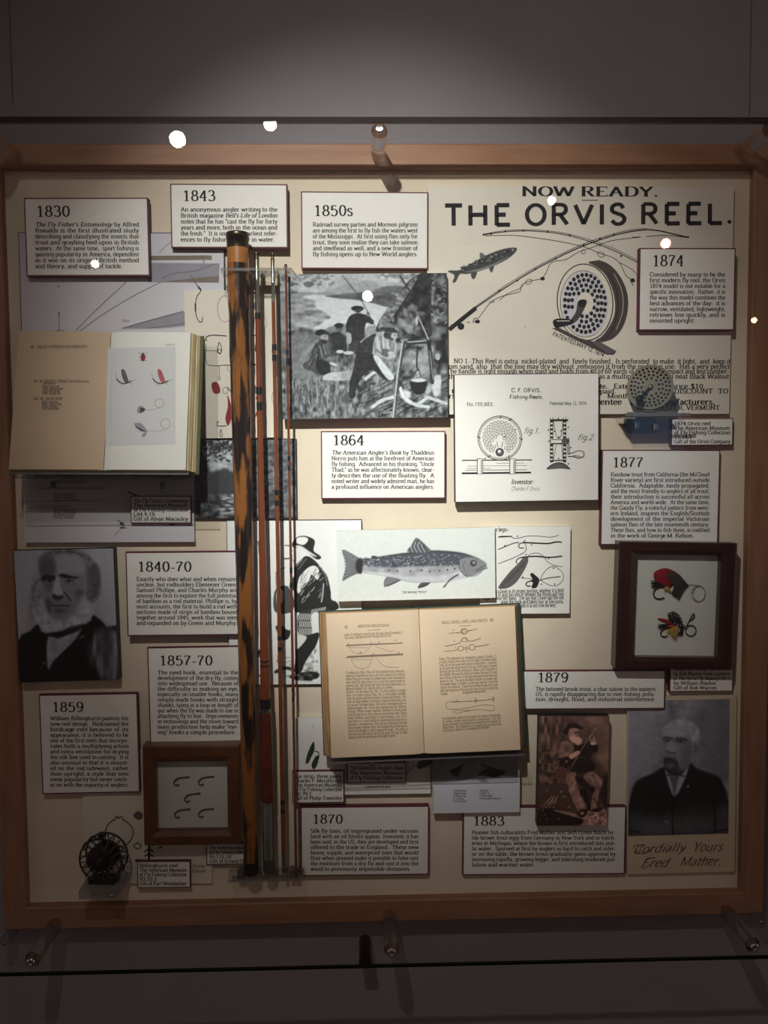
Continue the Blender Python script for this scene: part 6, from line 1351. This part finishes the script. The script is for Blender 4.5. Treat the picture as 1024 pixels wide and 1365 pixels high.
# ================================================================== glazed shadow boxes
def shadow_box(name, label, q, inner, zb, zf, zp, wood):
    fr, w, h = quadframe(q, zf); t = thing(name, fr, label, 'shadow box')
    A = [fr.px(*p) for p in inner]; x0 = (A[0][0] + A[3][0]) / 2; x1 = (A[1][0] + A[2][0]) / 2; y1 = (A[0][1] + A[1][1]) / 2; y0 = (A[2][1] + A[3][1]) / 2
    d = zb - zf; bev = .004; o = [(-w / 2, h / 2), (w / 2, h / 2), (w / 2, -h / 2), (-w / 2, -h / 2)]; i_ = [(x0, y1), (x1, y1), (x1, y0), (x0, y0)]
    for k in range(4):
        a, b, c, e = o[k], o[(k + 1) % 4], i_[(k + 1) % 4], i_[k]
        v = [(*a, d), (*b, d), (*c, d), (*e, d), (*a, -bev * .3), (*b, -bev * .3), (*c, -bev), (*e, -bev)]
        m_ = lambda p, r, f: (p[0] + (r[0] - p[0]) * f, p[1] + (r[1] - p[1]) * f)
        v += [(*m_(a, e, .12), 0), (*m_(b, c, .12), 0), (*m_(b, c, .66), 0), (*m_(a, e, .66), 0)]
        f = [(0, 1, 2, 3), (0, 4, 5, 1), (4, 8, 9, 5), (8, 11, 10, 9), (11, 7, 6, 10), (7, 3, 2, 6), (1, 5, 9, 10, 6, 2), (0, 3, 7, 11, 8, 4)]
        MB().add(v, [x[::-1] for x in f]).build('rail', wood, t)
    MB().box(x0 - .002, x1 + .002, y0 - .002, y1 + .002, d, zp - zf).build('backing_paper', 'paper', t)
    MB().box(x0, x1, y0, y1, -.0075, -.006).build('glass_pane', 'glass', t)
    return t, fr
hb_t, hfr = shadow_box('hook_box', 'walnut shadow box framing five fish hooks on white paper', [(191, 995), (322, 993), (318, 1126), (191, 1127)], [(207, 1017), (303, 1015.5), (302.5, 1108.5), (208, 1110)], .0105, .036, .018, 'walnut')
def dome(mb, pts, z0, h, mi=0):                    # softly domed shape over an outline
    P = crom(np.array(pts), 3, True); c = P.mean(0); n = len(P); v = []
    for f, g in ((1, 0), (.86, .55), (.5, .92)): v += [(*(c + (p - c) * f), z0 + h * g) for p in P]
    v.append((*c, z0 + h)); F = []
    for k in range(2): F += [(k * n + i, k * n + (i + 1) % n, (k + 1) * n + (i + 1) % n, (k + 1) * n + i) for i in range(n)]
    F += [(2 * n + i, 2 * n + (i + 1) % n, 3 * n) for i in range(n)]; F.append(tuple(range(n - 1, -1, -1)))
    return mb.add(v, F, mi, True)
zh = .0205
for k, (x, y) in enumerate(((780, 390), (882, 388), (825, 458), (783, 523), (882, 521))):
    P = [at(*zq((0, 910, 3.103), [(x + a, y + b)])[0], zh) for a, b in ((0, 0), (-25, 2), (-45, 6), (-58, 17), (-60, 28), (-52, 35), (-43, 32))]
    f_ = Frame(P[0]); lbl = 'thin black fish hook alone in the middle of the walnut box' if k == 2 else 'thin black fish hook near a corner of the paper in the walnut box'
    hk_ = thing('fish_hook', f_, lbl, 'fish hook', 'fish hooks in the walnut box'); L = [f_.loc(p) for p in P]
    MB().tube(crom(L, 5), .00085, 7).build('shank', 'black_wrap', hk_); MB().tube([L[-1], L[-1] + np.array([.002, .0008, 0])], [.0012, .0002], 6).build('barb', 'black_wrap', hk_); MB().tube([L[0] - np.array([.001, 0, 0]), L[0] + np.array([.0012, .0002, 0])], [.001, .0013], 7).build('eye', 'black_wrap', hk_)
fb_t, ffr = shadow_box('fly_box', 'dark mahogany shadow box framing two bright artificial flies', [(824, 722), (981, 724), (979, 893), (822.5, 891)], [(848, 740), (961, 740), (960, 877), (847, 877)], .0142, .040, .022, 'mahogany')
ZM = (830, 730, 6.827); zf_ = .0235
def fly(name, label, base, parts):
    f_ = Frame(at(*zq(ZM, [base])[0], zf_)); t = thing(name, f_, label, 'fly', 'artificial flies in the mahogany box')
    L = lambda pts: [tuple(f_.loc(at(*q, zf_))[:2]) for q in zq(ZM, pts)]
    rnd = random.Random(7)
    for nm, m, kind, pts, z, h in parts:
        mb = MB()
        if kind == 'dome': dome(mb, L(pts), z, h)
        elif kind == 'wire': mb.tube(crom([(*p, z) for p in L(pts)], 5), h, 7)
        elif kind == 'loop': mb.tube(crom([(*p, z) for p in L(pts)], 5, True), h, 6, 0, True)
        elif kind == 'fan':                        # fibres from a root to points spread between two ends
            r, a, b, n = pts
            for i in range(n):
                g = i / max(n - 1, 1); e = (a[0] + (b[0] - a[0]) * g + rnd.uniform(-9, 9), a[1] + (b[1] - a[1]) * g + rnd.uniform(-9, 9)); s0 = (r[0] + rnd.uniform(-14, 14), r[1] + rnd.uniform(-14, 14))
                m_ = ((s0[0] + e[0]) / 2 + rnd.uniform(-8, 8), (s0[1] + e[1]) / 2 + rnd.uniform(-8, 8)); q = L([s0, m_, e]); zz = z + rnd.uniform(0, .002)
                mb.tube([(*q[0], zz), (*q[1], zz + .001), (*q[2], zz)], [h, h, h * .3], 4)
        elif kind == 'dots':
            for p in L(pts): dome(mb, [(p[0] + h * math.cos(q), p[1] + h * math.sin(q)) for q in (0, 1.57, 3.14, 4.71)], z, .0005)
        mb.build(nm, m, t)
fly('red_winged_fly', 'large fly with a round red wing and dark grey feather', (420, 330),
    [('hook', 'black_wrap', 'wire', [(430, 345), (360, 352), (300, 375), (280, 415), (292, 450), (330, 466), (378, 454)], .001, .0011), ('tail', 'feather_black', 'fan', ((370, 345), (255, 300), (262, 370), 16), .001, .0008),
     ('body', 'feather_yellow', 'fan', ((400, 360), (370, 395), (440, 410), 14), .001, .0008), ('red_wing', 'feather_red', 'dome', [(280, 240), (310, 205), (380, 185), (440, 200), (500, 240), (470, 300), (440, 352), (395, 360), (330, 330), (290, 295)], .0018, .003),
     ('grey_wing', 'feather_grey', 'dome', [(365, 228), (430, 212), (500, 235), (545, 280), (585, 340), (540, 395), (490, 440), (440, 415), (460, 350), (400, 280)], .0028, .003), ('hackle', 'feather_grey', 'fan', ((550, 360), (450, 430), (510, 475), 22), .002, .0008),
     ('head', 'feather_black', 'dome', [(560, 330), (585, 325), (592, 342), (570, 355)], .003, .002), ('gut_loop', 'gut', 'loop', [(695 + 55 * math.cos(q), 418 + 70 * math.sin(q)) for q in np.linspace(0, 6.28, 13)[:-1]], .0008, .0005),
     ('gut_coil', 'gut', 'loop', [(686 + 62 * math.cos(q), 416 + 74 * math.sin(q)) for q in np.linspace(0, 6.28, 13)[:-1]], .0012, .0004), ('gut_leader', 'gut', 'wire', [(590, 338), (640, 336), (700, 346)], .0012, .0005)])
fly('spotted_wing_fly', 'small fly with a white-spotted black wing, red tail and yellow hackle', (470, 710),
    [('hook', 'black_wrap', 'wire', [(480, 730), (400, 730), (358, 750), (345, 778), (355, 803), (380, 810), (405, 800)], .001, .001), ('dark_tail', 'feather_black', 'fan', ((410, 715), (322, 700), (325, 735), 12), .001, .0008),
     ('red_tail', 'feather_red', 'dome', [(318, 640), (370, 645), (425, 660), (455, 695), (430, 710), (380, 675), (330, 655)], .0015, .002), ('orange_body', 'feather_orange', 'dome', [(400, 715), (440, 700), (500, 708), (490, 722), (430, 726)], .002, .002),
     ('yellow_hackle', 'feather_yellow', 'fan', ((490, 715), (390, 765), (480, 845), 26), .0015, .0009), ('black_hackle', 'feather_black', 'fan', ((535, 715), (500, 800), (545, 790), 14), .002, .0008),
     ('spotted_wing', 'feather_black', 'dome', [(410, 600), (460, 582), (510, 610), (538, 655), (545, 708), (500, 720), (450, 695), (415, 650)], .0025, .003),
     ('white_spots', 'feather_white', 'dots', [(430 + (i % 4) * 27 + (i // 4) * 12, 602 + (i // 4) * 28 + (i % 4) * 8) for i in range(16)], .0048, .0011), ('wing_fringe', 'feather_grey', 'fan', ((450, 640), (405, 590), (470, 575), 12), .002, .0006),
     ('head', 'feather_black', 'dome', [(535, 700), (565, 706), (566, 720), (538, 722)], .003, .002), ('gut_loop', 'ink_soft', 'loop', [(618 + 48 * math.cos(q), 753 + 48 * math.sin(q)) for q in np.linspace(0, 6.28, 13)[:-1]], .0012, .0009),
     ('gut_eye', 'ink_soft', 'wire', [(575, 735), (590, 690), (612, 650), (640, 600), (652, 612), (640, 640), (612, 660)], .0016, .0008)])

# ================================================================== gallery lamps and far window (seen as reflections in the acrylic)
YT = 1.30
def track_light(pos, aim, lens_m, label, r=.026):
    P = np.array(pos, float); N = np.array(aim, float) - P; N /= np.linalg.norm(N)
    U = np.cross((0, 1, 0), N); fr = Frame(P - N * .012, U, np.cross(N, U))
    t = thing('track_light', fr, label, 'lamp', 'track lights on the gallery ceiling')
    lathe(MB(), [(r * .7, -.12), (r * 1.15, -.11), (r * 1.25, -.06), (r * 1.25, -.001)], n=24).build('can', 'lamp_black', t)
    holed('bezel', ring(28, r * 1.25), [ring(28, r)], -.001, .004, ['lamp_grey'], t)
    MB().prism(ring(24, r * .98), -.001, .0006).build('lens', lens_m, t)
    a = fr.loc(P + np.array([0, YT - P[1], 0]) - N * .06); MB().tube([(0, r * 1.2, -.06), (a[0], a[1], a[2])], .006, 8).build('stem', 'lamp_black', t)
    b = fr.loc(P + np.array([0, 1.45 - P[1], 0]) - N * .06); MB().tube([a, b], .014, 8).build('mount', 'lamp_black', t)
    return t
emit('lamp_lens_white', (255, 246, 232), 60); emit('lamp_lens_rose', (255, 170, 165), 40); emit('lamp_lens_amber', (255, 205, 160), 40); emit('window_daylight', (150, 190, 235), 0.4)
track_light(LAMP_MAIN, AIM_MAIN, 'lamp_lens_white', 'black track spotlight aimed at the middle of the display', .02)
track_light(LAMP_SIDE, (-.1, -.1, 0), 'lamp_lens_white', 'black track spotlight beside the main display spotlight')
far = [(490, 395, 'lamp_lens_white', 'with a white lens straight behind the viewer', .034), (887, 325, 'lamp_lens_rose', 'with a rosy lens', .024), (1005, 427, 'lamp_lens_amber', 'with an amber lens near the window wall', .022),
       (127, 352, 'lamp_lens_white', 'with a white lens far along the ceiling', .02), (735, 268, 'lamp_lens_white', 'with a white lens between the rosy and main lamps', .016)]
for x, y, m, s_, r in far:
    dr = ray(x, y); Q = at(x, y, PZ); rd = np.array([dr[0], dr[1], -dr[2]]); tt = (1.16 - Q[1]) / rd[1]; P = Q + rd * tt
    track_light(P, Q, m, 'small far track light ' + s_, r)
RZ = 8.5
struct('wall_rear', MB().box(-6.5, 6.5, -HC, 1.45, RZ, RZ + .1), 'wall_paint')
def refl(x, y):
    dr = ray(x, y); Q = at(x, y, PZ); rd = np.array([dr[0], dr[1], -dr[2]]); return Q + rd * ((RZ - .01 - Q[2]) / rd[2])
a, b = refl(842, 505), refl(905, 705)
wn = bpy.data.objects.new('window_1', None); COL.objects.link(wn); wn.location = B((0, 0, 0)); tag(wn, kind='structure')
wf = lambda p: B(p) - B((0, 0, 0))
MB().box(a[0], b[0], b[1], a[1], RZ - .02, RZ).build('window_pane', 'window_daylight', wn, wf)
for x0, x1, y0, y1 in ((a[0] - .06, a[0], b[1] - .06, a[1] + .06), (b[0], b[0] + .06, b[1] - .06, a[1] + .06), (a[0], b[0], a[1], a[1] + .06), (a[0], b[0], b[1] - .06, b[1])):
    MB().box(x0, x1, y0, y1, RZ - .04, RZ).build('window_frame', 'lamp_grey', wn, wf)
